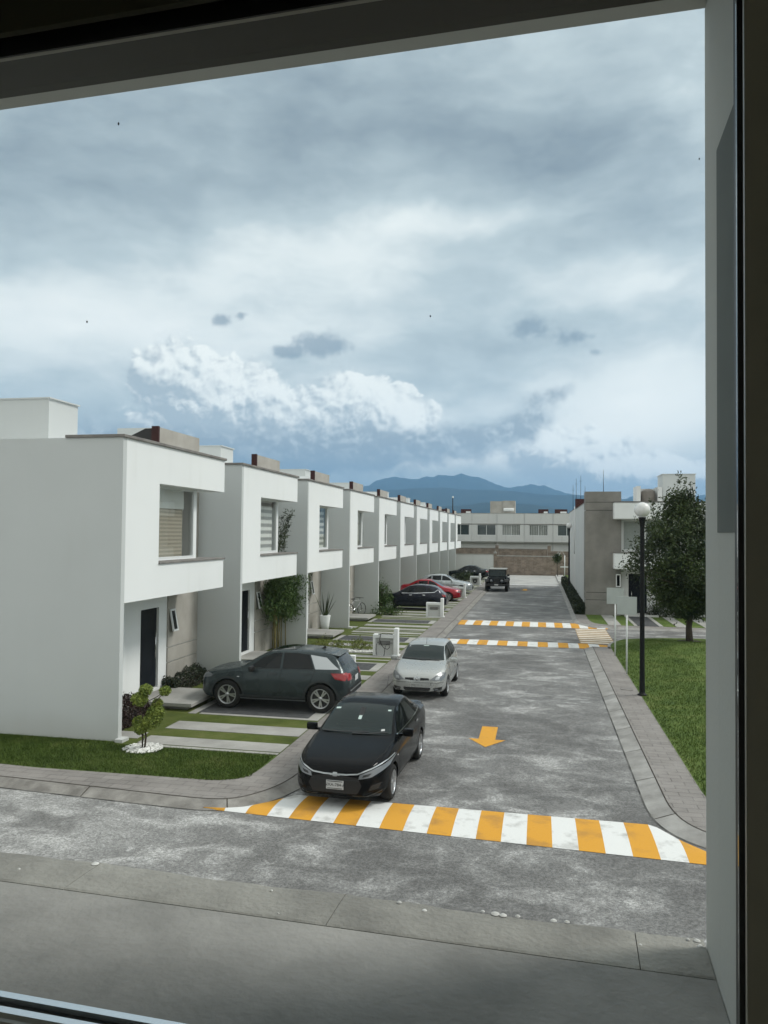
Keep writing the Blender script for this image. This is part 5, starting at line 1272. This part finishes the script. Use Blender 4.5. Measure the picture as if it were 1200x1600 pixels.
def spiky():
    r = empty('potted_plant', (-9.55, 33.9, .02), 0, 'tall sword leaved plant in a tall white pot at the third entrance', 'plant')
    MB().lathe([(0, 0), (.17, 0), (.20, .30), (.25, .70), (.25, .73), (.22, .73), (.21, .66), (0, .66)], seg=24).build('pot', MT['white'], r)
    mb = MB()
    for i in range(16):
        a = random.random()*6.283; t = random.uniform(.05, .62); l = random.uniform(.75, 1.25); w = .035
        d = Vector((math.sin(t)*math.cos(a), math.sin(t)*math.sin(a), math.cos(t))); s = d.cross(Vector((0, 0, 1))).normalized() if abs(d.z) < .999 else Vector((1, 0, 0))
        b = Vector((math.cos(a)*.06, math.sin(a)*.06, .64)); ps = []
        for q in (0, .35, .7, 1): ps.append((b+d*l*q+Vector((0, 0, -.05*q*q)), w*(1-.9*q**2)))
        vs = [(mb.bm.verts.new(p-s*ww), mb.bm.verts.new(p+s*ww)) for p, ww in ps]
        for u_, v_ in zip(vs[:-1], vs[1:]): mb.bm.faces.new((u_[0], u_[1], v_[1], v_[0]))
    mb.build('leaves', MT['leaf_dark'], r)
spiky()
def shrub(name, loc, rx, ry, rz, zc, n, mat, label, size=.09, cat='shrub', per=26):
    r = empty(name, loc, 0, label, cat)
    P = clump_points(0, 0, zc, rx, ry, rz, n, per, .16*max(rx, .5), .25); P = P[P[:, 2] > .03]
    leaves_mesh('crown', P, size, mat, r, aspect=.5, up=.5)
    st = MB()
    for i in range(9): a = random.random()*6.283; st.tube([(0, 0, 0), (rx*.3*math.cos(a), ry*.3*math.sin(a), zc*.7), (rx*.7*math.cos(a), ry*.7*math.sin(a), zc+rz*.4)], [.03, .018, .006], 6)
    st.build('trunk', MT['bark'], r)
    return r
shrub('bush', (-9.05, 43.95, 0), .85, .55, .85, .95, 90, MT['leaf_mid'], 'loose green bush between the white side wall and the dark blue car', .10)
shrub('tall_shrub', (-9.6, 70.6, 0), .5, .5, 1.5, 1.7, 70, MT['leaf_dark'], 'narrow dark tall shrub against the far lower walls of the left row', .14)
shrub('bush', (-8.3, 66.0, 0), .9, 1.6, .42, .45, 80, MT['leaf_mid'], 'low green bush behind the silver hatchback', .12)
shrub('bush', (-7.0, 74.0, 0), 1.1, .9, .32, .35, 60, MT['leaf_dark'], 'low dark ground bush in front of the farthest black saloon', .12)
shrub('bush', (-8.0, 41.6, 0), 1.0, .35, .20, .2, 40, MT['leaf_mid'], 'low weedy plants in front of the dark blue hatchback', .09)
# young tree by the far brick wall, thin trunk
t3 = empty('young_tree', (1.95, 85.5, 0), 0, 'small dark lollipop tree on a thin trunk by the brick end wall', 'tree')
MB().tube([(0, 0, -.1), (.03, 0, .9), (0, 0, 2.0)], [.04, .035, .02], 8).build('trunk', MT['bark'], t3)
leaves_mesh('crown', clump_points(0, 0, 2.0, .42, .42, .62, 45, 26, .13, .2), .14, MT['leaf_dark'], t3)
# big tree on the raised lawn
def big_tree():
    X0, Y0 = 6.25, 34.6; z0 = mh(X0, Y0)-.02
    r = empty('tree', (X0, Y0, z0), 0, 'large dark leafy tree on the raised lawn partly hidden by the window pillar', 'tree')
    tr = MB(); tr.tube([(0, 0, -.1), (-.03, .02, .6), (.02, 0, 1.2), (.05, .03, 2.2), (0, 0, 3.4), (-.15, .05, 4.6), (-.35, 0, 5.8)], [.16, .125, .115, .10, .075, .05, .02], 12)
    tips = []
    for i in range(30):
        a = random.random()*6.283; zs_ = random.uniform(1.5, 4.6); ln = random.uniform(.9, 2.1)*(1.1 if zs_ < 3.4 else .75); rise = random.uniform(.2, .9)
        p0 = Vector((.02, 0, zs_)); p1 = p0+Vector((math.cos(a)*ln*.5, math.sin(a)*ln*.5, rise*.4)); p2 = p0+Vector((math.cos(a)*ln, math.sin(a)*ln, rise))
        tr.tube([p0, p1, p2], [.045, .028, .010], 6); tips += [p1, p2]
    tr.build('trunk', MT['bark'], r)
    # crown outline: half width against height
    pts = []
    prof = [(1.25, .25), (1.6, .95), (2.2, 1.35), (2.7, 1.75), (3.2, 2.0), (3.8, 1.95), (4.4, 1.80), (4.9, 1.50), (5.3, 1.15), (5.7, .70), (6.1, .35), (6.5, .12)]
    def rad(z): return float(np.interp(z, [p[0] for p in prof], [p[1] for p in prof]))
    for i in range(760):
        z = 1.3+4.9*random.random()**1.15; a = random.random()*6.283; lob = 1+.20*math.sin(3*a+z*1.7)+.13*math.sin(7*a-z*2.3)
        q = rad(z)*lob*(random.random()**.42); cx = q*math.cos(a)+ (.0 if z < 4 else -.16*(z-4)); cy = q*math.sin(a)
        k = int(62 if z < 4.8 else 34); s = .17+.10*random.random(); pts.append(np.array([cx, cy, z])+rng.normal(size=(k, 3))*s*[1, 1, .8])
    for i in range(26):  # loose sprays reaching out of the crown
        z = random.uniform(2.6, 6.3); a = random.random()*6.283; q = rad(z)*1.08; d = np.array([math.cos(a), math.sin(a), .9]); c = np.array([q*math.cos(a)-(.16*(z-4) if z > 4 else 0), q*math.sin(a), z])
        t = rng.random((26, 1)); pts.append(c+d*t*.55+rng.normal(size=(26, 3))*.05)
    for i in range(3):
        c = np.array([-.42+.22*i, .0, 6.45-.2*i]); t = rng.random((50, 1)); pts.append(c+np.array([.02+.05*i, 0, 1])*t*.75+rng.normal(size=(50, 3))*.06)
    leaves_mesh('crown', np.concatenate(pts), .125, MT['leaf_dark'], r, aspect=.5)
    so = MB().lathe([(0, .03), (.5, .02), (.56, -.03)], (0, 0, 0), 24).build('soil', MT['soil']); so.location = (X0, Y0, z0+.02); so['kind'] = 'structure'
big_tree()
# bicycle
def bicycle():
    r = empty('bicycle', (-9.72, 40.6, .02), R(62), 'grey bicycle leaning at the fourth house entrance', 'bicycle')
    for nm, x in (('wheel', -.50), ('wheel', .50)):
        w = MB(); ring = [(x+.33*math.cos(t), 0, .34+.33*math.sin(t)) for t in [2*math.pi*k/28 for k in range(29)]]; w.tube(ring, .018, 8)
        wo = w.build('wheel', MT['rubber'], r); s = MB()
        for k in range(12): a = math.pi*k/6; s.tube([(x, 0, .34), (x+.31*math.cos(a), 0, .34+.31*math.sin(a))], .003, 4)
        s.lathe([(0, -.04), (.025, -.04), (.025, .04), (0, .04)], (x, 0, .34), 10, 'y'); s.build('spokes', MT['chrome'], wo)
    f = MB(); bb = (-.05, 0, .30); st = (-.20, 0, .80); hd = (.34, 0, .84); hl = (.38, 0, .70)
    for a, b in ((bb, st), (st, hd), (bb, hl), (bb, (-.5, 0, .34)), (st, (-.5, 0, .34)), (hd, hl)): f.tube([a, b], .017, 8)
    f.build('frame', noisy('bike_frame', (.28, .29, .29), (.4, .41, .41), 5, rough=.4), r)
    MB().tube([hl, (.50, .04, .34)], .012, 8).tube([hl, (.50, -.04, .34)], .012, 8).build('fork', MT['black'], r)
    MB().tube([hd, (.33, 0, .95)], .014, 8).tube([(.30, -.30, .97), (.34, -.1, .96), (.34, .1, .96), (.30, .30, .97)], .014, 8).build('handlebar', MT['black'], r)
    MB().tube([st, (-.22, 0, .90)], .012, 8).box(-.34, -.10, -.06, .06, .90, .94, .02).build('saddle', MT['black'], r)
    MB().lathe([(.0, .03), (.09, .03), (.09, .04), (0, .04)], (-.05, 0, .30), 18, 'y').build('crank', MT['chrome'], r)
bicycle()

# ================================================================== RIGHT HAND HOUSES
def right_house(loc, label):
    h = empty('town_house', loc, 0, label, 'house', 'houses on the right facing the cross street')
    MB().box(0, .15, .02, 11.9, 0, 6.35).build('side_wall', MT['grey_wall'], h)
    MB().box(-.02, .17, .02, 11.9, 6.35, 6.40).build('coping', MT['coping'], h)
    cp = MB()
    for a, b in ((0, .83), (.86, 1.25), (1.28, 5.90), (5.93, 6.36), (6.39, 6.98)): cp.box(-.012 if b < 6.4 else -.012, 1.95, -.04, 1.3, a, b)
    c = cp.build('concrete_panel', MT['dark_concrete'], h)
    MB().box(.01, 1.93, -.02, 1.28, .0, 6.96).build('panel_core', MT['black'], c)
    wl = MB(); wall_holes(wl, 'y', .30, .45, 1.95, 6.75, 0, 6.35, [(2.0, 4.6, 3.66, 5.36), (2.38, 3.38, .12, 2.34)]); wl.box(.15, 6.75, 1.31, 11.9, 6.1, 6.3).box(6.6, 6.75, .45, 11.9, 0, 6.1).box(.15, 6.6, 11.75, 11.9, 0, 6.1)
    wl.build('wall', MT['pale'], h)
    MB().box(1.50, 6.75, -.80, .295, 5.40, 6.34, .05).build('roof_band', MT['white'], h)
    MB().box(1.48, 6.77, -.83, .295, 6.342, 6.40).build('coping', MT['coping'], h)
    MB().box(1.50, 6.75, -.80, .295, 2.62, 3.52, .05).build('balcony_band', MT['white'], h)
    MB().box(1.48, 6.77, -.83, .295, 3.522, 3.56).build('sill', MT['coping'], h)
    fr = MB(); wall_holes(fr, 'y', .33, .40, 2.0, 4.6, 3.66, 5.36, [(2.12, 3.25, 3.72, 5.30), (3.33, 4.52, 3.72, 5.30)]); w = fr.build('window', MT['metal_white'], h)
    MB().box(2.12, 3.25, .36, .365, 3.72, 5.30).box(3.33, 4.52, .36, .365, 3.72, 5.30).build('pane', MT['clear'], w)
    MB().box(2.0, 4.6, .47, .49, 3.66, 5.36).build('blind', noisy('white_sheer', (.40, .43, .43), (.46, .49, .49), 1, bump=0), w)
    d = MB().box(2.40, 3.36, .36, .42, .13, 2.32).build('door', MT['door'], h)
    MB().tube([(2.55, .30, .95), (2.55, .30, 1.35)], .014, 8).box(2.54, 2.56, .30, .36, 1.0, 1.02).box(2.54, 2.56, .30, .36, 1.28, 1.30).build('handle', MT['chrome'], d)
    sw = MB(); wall_holes(sw, 'y', -.10, -.045, 1.66, 1.92, 1.60, 2.32, [(1.71, 1.87, 1.66, 2.26)]); s = sw.build('small_window', MT['metal_white'], h)
    MB().box(1.71, 1.87, -.07, -.065, 1.66, 2.26).build('pane', MT['glass_dark'], s)
    MB().box(2.1, 3.9, -.5, .28, 0, .11, .01).build('door_step', MT['pale'], h)
    MB().box(4.2, 6.0, .28, .295, 1.2, 2.0, ).build('wall_sign_panel', MT['grey_wall'], h)
    return h
RH = right_house((2.57, 45.2, 0), 'white house with tall grey concrete corner column and blank left side wall')
RH2 = copy_tree(RH); RH2.location = (9.36, 45.2, 0); RH2['label'] = 'next white house on the right, mostly hidden behind the window pillar and tree'
MB().box(3.20, 3.42, 3.4, 5.2, 6.3, 7.50).box(4.42, 4.66, 3.4, 5.2, 6.3, 7.46).box(3.42, 4.42, 5.0, 5.2, 6.3, 7.42).build('tank_enclosure', MT['pale'], RH)
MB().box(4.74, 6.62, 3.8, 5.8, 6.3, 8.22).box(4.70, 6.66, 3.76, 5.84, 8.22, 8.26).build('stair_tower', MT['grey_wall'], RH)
MB().lathe([(0, 6.3), (.42, 6.3), (.44, 6.5), (.43, 7.15), (.40, 7.22), (.2, 7.32), (.12, 7.36), (0, 7.36)], (3.93, 4.0, 0), 28).build('water_tank', noisy('beige_tank', (.15, .135, .12), (.20, .18, .16), 3, rough=.5), RH)
RB = empty('back_house', (2.57, 57.2, 0), 0, 'white house back with long blank wall behind the corner house on the right', 'house')
MB().box(0, 12, .02, 12.2, 0, 6.42).build('wall', MT['pale'], RB)
MB().box(-.02, 12.02, .0, 12.22, 6.42, 6.47).build('coping', MT['coping'], RB)
MB().box(.10, 1.5, 3.0, 3.25, 6.47, 7.25).build('roof_screen', MT['maroon'], RB)
pp = MB().tube([(-.03, 1.2, 3.1), (-.03, 1.2, 6.6)], .025, 8).build('pipe', MT['metal_white'], RB)
for i, (x, y, zt) in enumerate(((.3, 6.0, 9.0), (.62, 5.4, 9.2), (.12, 7.5, 8.6), (.9, 4.5, 8.3))):
    a = MB().tube([(0, 0, 0), (0, 0, zt-6.47)], [.022, .012], 6).tube([(-.12, 0, zt-6.9), (.12, 0, zt-6.9)], .008, 5).build('roof_mast', MT['metal_dark']); a.location = (2.57+x, 57.2+y, 6.47)
    tag(a, ['second tallest thin mast above the blank white wall on the right', 'tallest thin mast above the blank white wall on the right', 'leftmost thin mast above the blank white wall on the right', 'shortest thin mast above the blank white wall, next to the concrete column'][i], 'antenna', 'thin masts on the right hand roofs')
    if i == 3: continue
for i, (x, y, l) in enumerate(((1.05, .9, 1.3), (8.6, 2.0, 2.9))):
    a = MB().tube([(0, 0, 0), (.0, 0, l)], [.02, .010], 6).build('roof_mast', MT['metal_dark']); a.location = (2.57+x, 45.2+y, 6.98 if i == 0 else 6.3)
    tag(a, ['thin mast on top of the grey concrete corner column', 'thin mast on the roof of the right hand house behind the tree'][i], 'antenna')
# small entrance planting and strips in front of the right houses
def cstrip(x0, x1, mat, z=.012):
    o = MB().box(x0, x1, 40.24, 45.1, -.02, z).build('driveway', mat); o['kind'] = 'structure'
for a, b in ((3.42, 4.04), (4.66, 4.82), (5.86, 6.05), (6.68, 7.22), (8.0, 8.6), (9.9, 10.5), (11.4, 11.6)): cstrip(a, b, MT['strip'])
cstrip(4.84, 5.84, pad_m, .008)
for i, (x, w_) in enumerate(((6.45, .9), (7.7, 1.0))):
    r = empty('grass_clump', (x, 44.9, 0), 0, ['dark spiky grass clump by the dark door on the right', 'dark spiky grass clump under the tree crown, right of the first clump'][i], 'plant', 'spiky clumps by the right hand entrance')
    P = rng.normal(size=(420, 3))*[w_*.35, .15, .18]+[0, 0, .35]; P[:, 2] = np.abs(P[:, 2]); leaves_mesh('leaves', P, .32, MT['leaf_hedge'], r, aspect=.10, up=1.6)

# ================================================================== FAR END
def end_wall():
    w = empty('end_wall', (0, 88.8, RZ), 0, 'pale wall and brown brick wall closing the far end of the street', 'wall')
    MB().box(-9.6, -5.12, 0, .25, 0, 2.24).build('white_panel', MT['pale'], w); MB().box(-9.6, -5.12, -.04, .29, 2.24, 2.32).build('coping', MT['strip'], w)
    MB().box(-4.78, 1.95, 0, .25, 0, 2.10).build('brick_panel', MT['brick'], w); MB().box(-4.78, 1.95, -.04, .29, 2.10, 2.19).build('coping', MT['strip'], w)
    for x in (-5.11, 1.96):
        p = MB().box(x, x+.32, -.06, .32, 0, 2.42).build('pillar', MT['brick'], w)
        MB().box(x-.04, x+.36, -.10, .36, 2.42, 2.50).ext([(x-.02, 2.50), (x+.34, 2.50), (x+.16, 2.74)], 'y', -.06, .32).build('cap', MT['strip'], p)
    MB().box(2.29, 9, 0, .25, 0, 2.0).build('brick_panel', MT['brick'], w)
    w2 = empty('boundary_wall', (0, 96, RZ), 0, 'second brown brick wall farther back with a pale top edge', 'wall')
    MB().box(-13, -5.35, 0, .25, 0, 2.86).box(-4.9, .95, 0, .25, 0, 2.80).box(1.35, 9, 0, .25, 0, 2.6).build('brick_panel', MT['brick'], w2)
    MB().box(-13, -5.35, -.05, .3, 2.86, 2.96).box(-4.9, .95, -.05, .3, 2.80, 2.90).build('coping', MT['strip'], w2)
    for x in (-5.33, .97):
        p = MB().box(x, x+.40, -.08, .34, 0, 3.25).build('pillar', MT['brick'], w2); MB().ext([(x-.05, 3.25), (x+.45, 3.25), (x+.2, 3.5)], 'y', -.12, .38).build('cap', MT['strip'], p)
end_wall()
fr_ = empty('gate_frame', (2.35, 82.5, 0), 0, 'thin white steel frame with a cross bar by the brick end wall', 'frame')
MB().tube([(.25, 0, -.1), (.25, 0, 2.35)], .045, 8).tube([(.25, 0, 2.35), (-.05, 0, 2.9), (-.35, 0, 2.3)], .02, 6).box(-.2, .9, -.03, .03, 1.1, 1.22).build('posts', MT['metal_white'], fr_)
kb = MB().box(1.8, 2.6, 76, 88.6, -.1, .012).build('kerb', MT['far_pave']); kb['kind'] = 'structure'
def far_house(x0, x1, win, curtain, label, proud=0.0, dark=MT['sky_glass']):
    """one unit of the far two storey row; win = list of (x0,x1) of upper windows"""
    h = empty('row_house', (x0, 102-proud, RZ), 0, label, 'house', 'flat roofed row houses across the far end'); w = x1-x0-.02
    u = MB(); wall_holes(u, 'y', 0, .25, 0, w, 3.64, 7.33, [(a-x0, b-x0, 4.46, 5.86) for a, b in win])
    u.box(0, w, .9, 8, 0, 3.63).box(0, w, 5.9, 8, 3.64, 7.33).box(0, .15, .25, 5.9, 3.64, 7.33).box(w-.15, w, .25, 5.9, 3.64, 7.33).box(.15, w-.15, .25, 5.9, 7.1, 7.3).box(0, w, .25, .9, 3.5, 3.63)
    u.build('wall', MT['pale'], h)
    MB().box(-.0, w, -.06, -.002, 5.90, 5.98).build('ledge', MT['coping'], h); MB().box(0, w, -.03, .28, 7.331, 7.38).build('coping', MT['strip'], h)
    for a, b in win:
        f = MB(); n = (a+b)/2-x0; wall_holes(f, 'y', .08, .13, a-x0, b-x0, 4.46, 5.86, [(a-x0+.05, n-.03, 4.51, 5.81), (n+.03, b-x0-.05, 4.51, 5.81)])
        wo = f.build('window', MT['metal_white'], h)
        MB().box(a-x0+.05, b-x0-.05, .10, .105, 4.51, 5.81).build('pane', MT['clear'] if curtain else dark, wo)
        if curtain: MB().box(a-x0, b-x0, .30, .33, 4.40, 5.9).build('curtain', MT['curtain'], wo)
    return h
L_ = ['far row house at the left end, its window half hidden by the left row', 'far row house with dark two pane window, second from the left', 'far row house with curtained window under the grey roof box', 'far row house with curtained window and red brown roof panels', 'far row house at the right end, behind the street lamp']
F1 = far_house(-14.2, -8.75, [(-11.4, -9.1)], False, L_[0]); F2 = far_house(-8.75, -5.4, [(-8.05, -5.62)], False, L_[1]); F3 = far_house(-5.4, -1.95, [(-4.8, -2.44)], True, L_[2], .25); F4 = far_house(-1.95, 1.75, [(-1.3, 1.08)], True, L_[3], .12); F5 = far_house(1.75, 9.0, [(2.3, 4.6)], False, L_[4], .25)
MB().box(-1.05, .55, 1.5, 3.5, 7.38, 9.0).build('roof_box', MT['concrete'], F3); MB().box(.57, 2.25, 1.4, 3.5, 7.38, 9.06).build('roof_box', MT['concrete'], F3)
MB().lathe([(0, .75), (.18, .75), (.2, .8), (.2, 2.05), (.18, 2.1), (0, 2.1)], (.0, 1.0, 7.85), 16, 'x').build('solar_tank', MT['metal_white'], F3)
for hh, xs_ in ((F1, (.6, 2.4)), (F1, (3.9, 5.3)), (F4, (1.8, 3.1)), (F5, (.2, 1.8))):
    MB().box(xs_[0], xs_[1], .8, .9, 7.38, 7.92).build('roof_screen', MT['maroon'], hh); MB().box(xs_[0]+.7, xs_[1]-.1, .55, .75, 7.38, 7.62).build('roof_vent', MT['metal_white'], hh)

# ================================================================== THE HOUSE WE LOOK OUT OF
VH = empty('viewing_house', (0, 0, 0), R(-2.5), 'near window surround, grey concrete balcony ledge and pale side pillar in the foreground', 'house')
MT['ledge'] = noisy('ledge_concrete', (.20, .20, .188), (.35, .345, .325), 1.5, bump=.25, bscale=40)
MT['ledge_cap'] = noisy('ledge_cap_concrete', (.20, .197, .18), (.34, .335, .305), 2.6, bump=.35, bscale=50)
MT['near_plaster'] = plaster('near_plaster', (.50, .505, .47), (.38, .375, .34), .25)
MB().box(-7, .375, .96, 2.272, 3.02, 3.2985).build('balcony_slab', MT['ledge'], VH)
lc = MB(); js = [-7, -6.25, -5.33, -4.41, -3.49, -2.57, -1.655, -.735, .18, .376]
for a, b in zip(js[:-1], js[1:]):
    n = 14; us = [a+.0012+(b-a-.0024)*k/n for k in range(n+1)]
    nz_ = lambda u, f, g: .006*math.sin(u*f+g)+.004*math.sin(u*f*3.1+g*2)+.003*random.uniform(-1, 1)
    A = [lc.bm.verts.new((u, 2.274, 3.2995)) for u in us]; B = [lc.bm.verts.new((u, 2.285+nz_(u, 9, 1)*.4, 3.302)) for u in us]; M_ = [lc.bm.verts.new((u, 2.40, 3.3025+random.uniform(-.001, .001))) for u in us]
    C_ = [lc.bm.verts.new((u, 2.478+nz_(u, 7, 0), 3.300)) for u in us]; D_ = [lc.bm.verts.new((u, 2.496+nz_(u, 7, 0), 3.286)) for u in us]; E_ = [lc.bm.verts.new((u, 2.498, 3.05)) for u in us]; G_ = [lc.bm.verts.new((u, 2.274, 3.05)) for u in us]
    L7 = [A, B, M_, C_, D_, E_, G_]
    for P_, Q_ in zip(L7, L7[1:]+L7[:1]):
        for k in range(n): lc.bm.faces.new((P_[k], P_[k+1], Q_[k+1], Q_[k]))
    lc.bm.faces.new([l[0] for l in L7]); lc.bm.faces.new([l[-1] for l in L7][::-1])
lc.build('ledge_cap', MT['ledge_cap'], VH)
dr = MB()
for a, b_, s in ((-1.67, 2.47, .014), (-.98, 2.44, .005), (-.55, 2.472, .009), (-.46, 2.44, .008), (-.28, 2.482, .007), (-.24, 2.478, .014), (-.215, 2.474, .012), (-.17, 2.48, .008), (-.06, 2.482, .010), (-.02, 2.484, .009), (.19, 2.40, .006), (.355, 2.47, .010), (.36, 2.44, .008), (-1.9, 2.36, .006), (.33, 2.47, .006), (-.90, 2.30, .004)):
    dr.lathe([(0, .0035), (s*.6, .003), (s, 0)], (a, b_, 3.3025), 12)
dr.build('paint_drips', MT['stone_white'], VH)
MB().box(-7, .57, 2.28, 2.44, -.1, 3.045).build('outer_wall', MT['near_plaster'], VH)
MB().box(.377, .60, .96, 2.444, 3.0, 6.09).build('pillar', MT['near_plaster'], VH)
MB().box(.3735, .3765, 1.30, 2.232, 4.51, 5.555).build('pillar_reflection', noisy('painted_reflection_grey', (.13, .145, .135), (.16, .175, .16), 2, bump=.02), VH)  # dark shadowy reflection on the pillar, painted as a thin flat sheet
MB().box(-7, .60, .96, 2.444, 6.095, 6.40).build('overhang', MT['near_plaster'], VH)
# wall with the window opening, room behind it
wa, wb = -1.75, .1712
zb, zt = 4.5-.673, 4.5+.655
ww = MB(); wall_holes(ww, 'y', .836, .855, -4.0, 2.0, 2.9, 6.0, [(wa-.05, .206, 4.5-.66, 4.5+.67)])
wall_holes(ww, 'x', -4.0, -3.9, -3, .836, 2.9, 5.8, [(-2.7, -.3, 3.4, 5.3)])  # unseen side wall; its opening is added to let daylight onto the window frame
ww.box(1.9, 2.0, -3, .836, 2.9, 5.8).box(-4.0, 2.0, -3.1, -3, 2.9, 5.8).box(-4, 2, -3.1, .836, 5.8, 5.9).box(-4, 2, -3.1, .836, 2.8, 2.9)
ww.build('room_wall', MT['room'], VH)
MB().box(-3, 1.0, .826, .835, 4.5+.640, 5.75).build('blind_box', noisy('dark_pelmet', (.035, .034, .020), (.045, .043, .026), 2, bump=0), VH)
ow = MB(); wall_holes(ow, 'y', .959, .995, -7, 2.0, 2.9, 6.08, [(wa-.02, .30, zb-.03, 4.5+.70)]); ow.build('window_wall', MT['near_plaster'], VH)
wf = MB(); wall_holes(wf, 'y', .860, .866, wa-.04, .2995, 4.5-.75, 4.5+.75, [(wa+.05, wb, 4.5-.632, 4.5+.631)])
wf.box(.192, .2995, .867, .957, 4.5-.74, 4.5+.74).box(wa-.04, .1915, .867, .957, 4.5-.74, zb-.004)
wn = wf.build('window', MT['frame_dark'], VH)
MT['frame_head'] = simple('window_head_olive', (.026, .025, .010), .5)
MB().ext([(.867, 4.5+.6335), (.957, zt-.0135), (.957, 5.25), (.867, 5.25)], 'x', wa-.04, .1915).build('head_track', MT['frame_head'], wn)
MB().box(wa, wb-.001, .857, .8595, 4.5+.631, 4.5+.70).build('head_seal', MT['black'], wn)
MB().box(wa, .178, .945, .957, zb+.002, zb+.013).box(wa, .178, .918, .930, zb+.0005, zb+.011).build('sill_track', MT['rail'], wn)
MB().box(wa, .178, .931, .944, zb-.003, zb+.005).box(.1785, .1842, .935, .955, zb-.003, zt-.014).build('gasket', MT['ink'], wn)
MB().box(.1843, .1915, .925, .950, zb-.003, zt-.014).build('jamb_track', simple('grey_metal_track', (.42, .42, .39), .4, .1), wn)
pn = MB().box(wa, .178, .936, .940, zb+.0055, zt-.014).build('pane', MT['clear'], wn)
MT['dirt'] = simple('dried_dirt', (.22, .23, .23), .9)
SPECKS = [(-.622, 5.07, .0022), (-.666, 4.793, .0018), (-.176, 4.772, .0014), (.139, 4.937, .0012)]
def speck(a_, z_, s_):
    o = MB().lathe([(0, .0012), (s_, .0006), (s_, 0), (0, 0)], (0, 0, 0), 8, 'y').build('dirt_speck', MT['dirt'], pn); o.location = (a_, .9405, z_); o.scale = (.6, 1, 1.0)
for a_, z_, s_ in SPECKS: speck(a_, z_, s_)
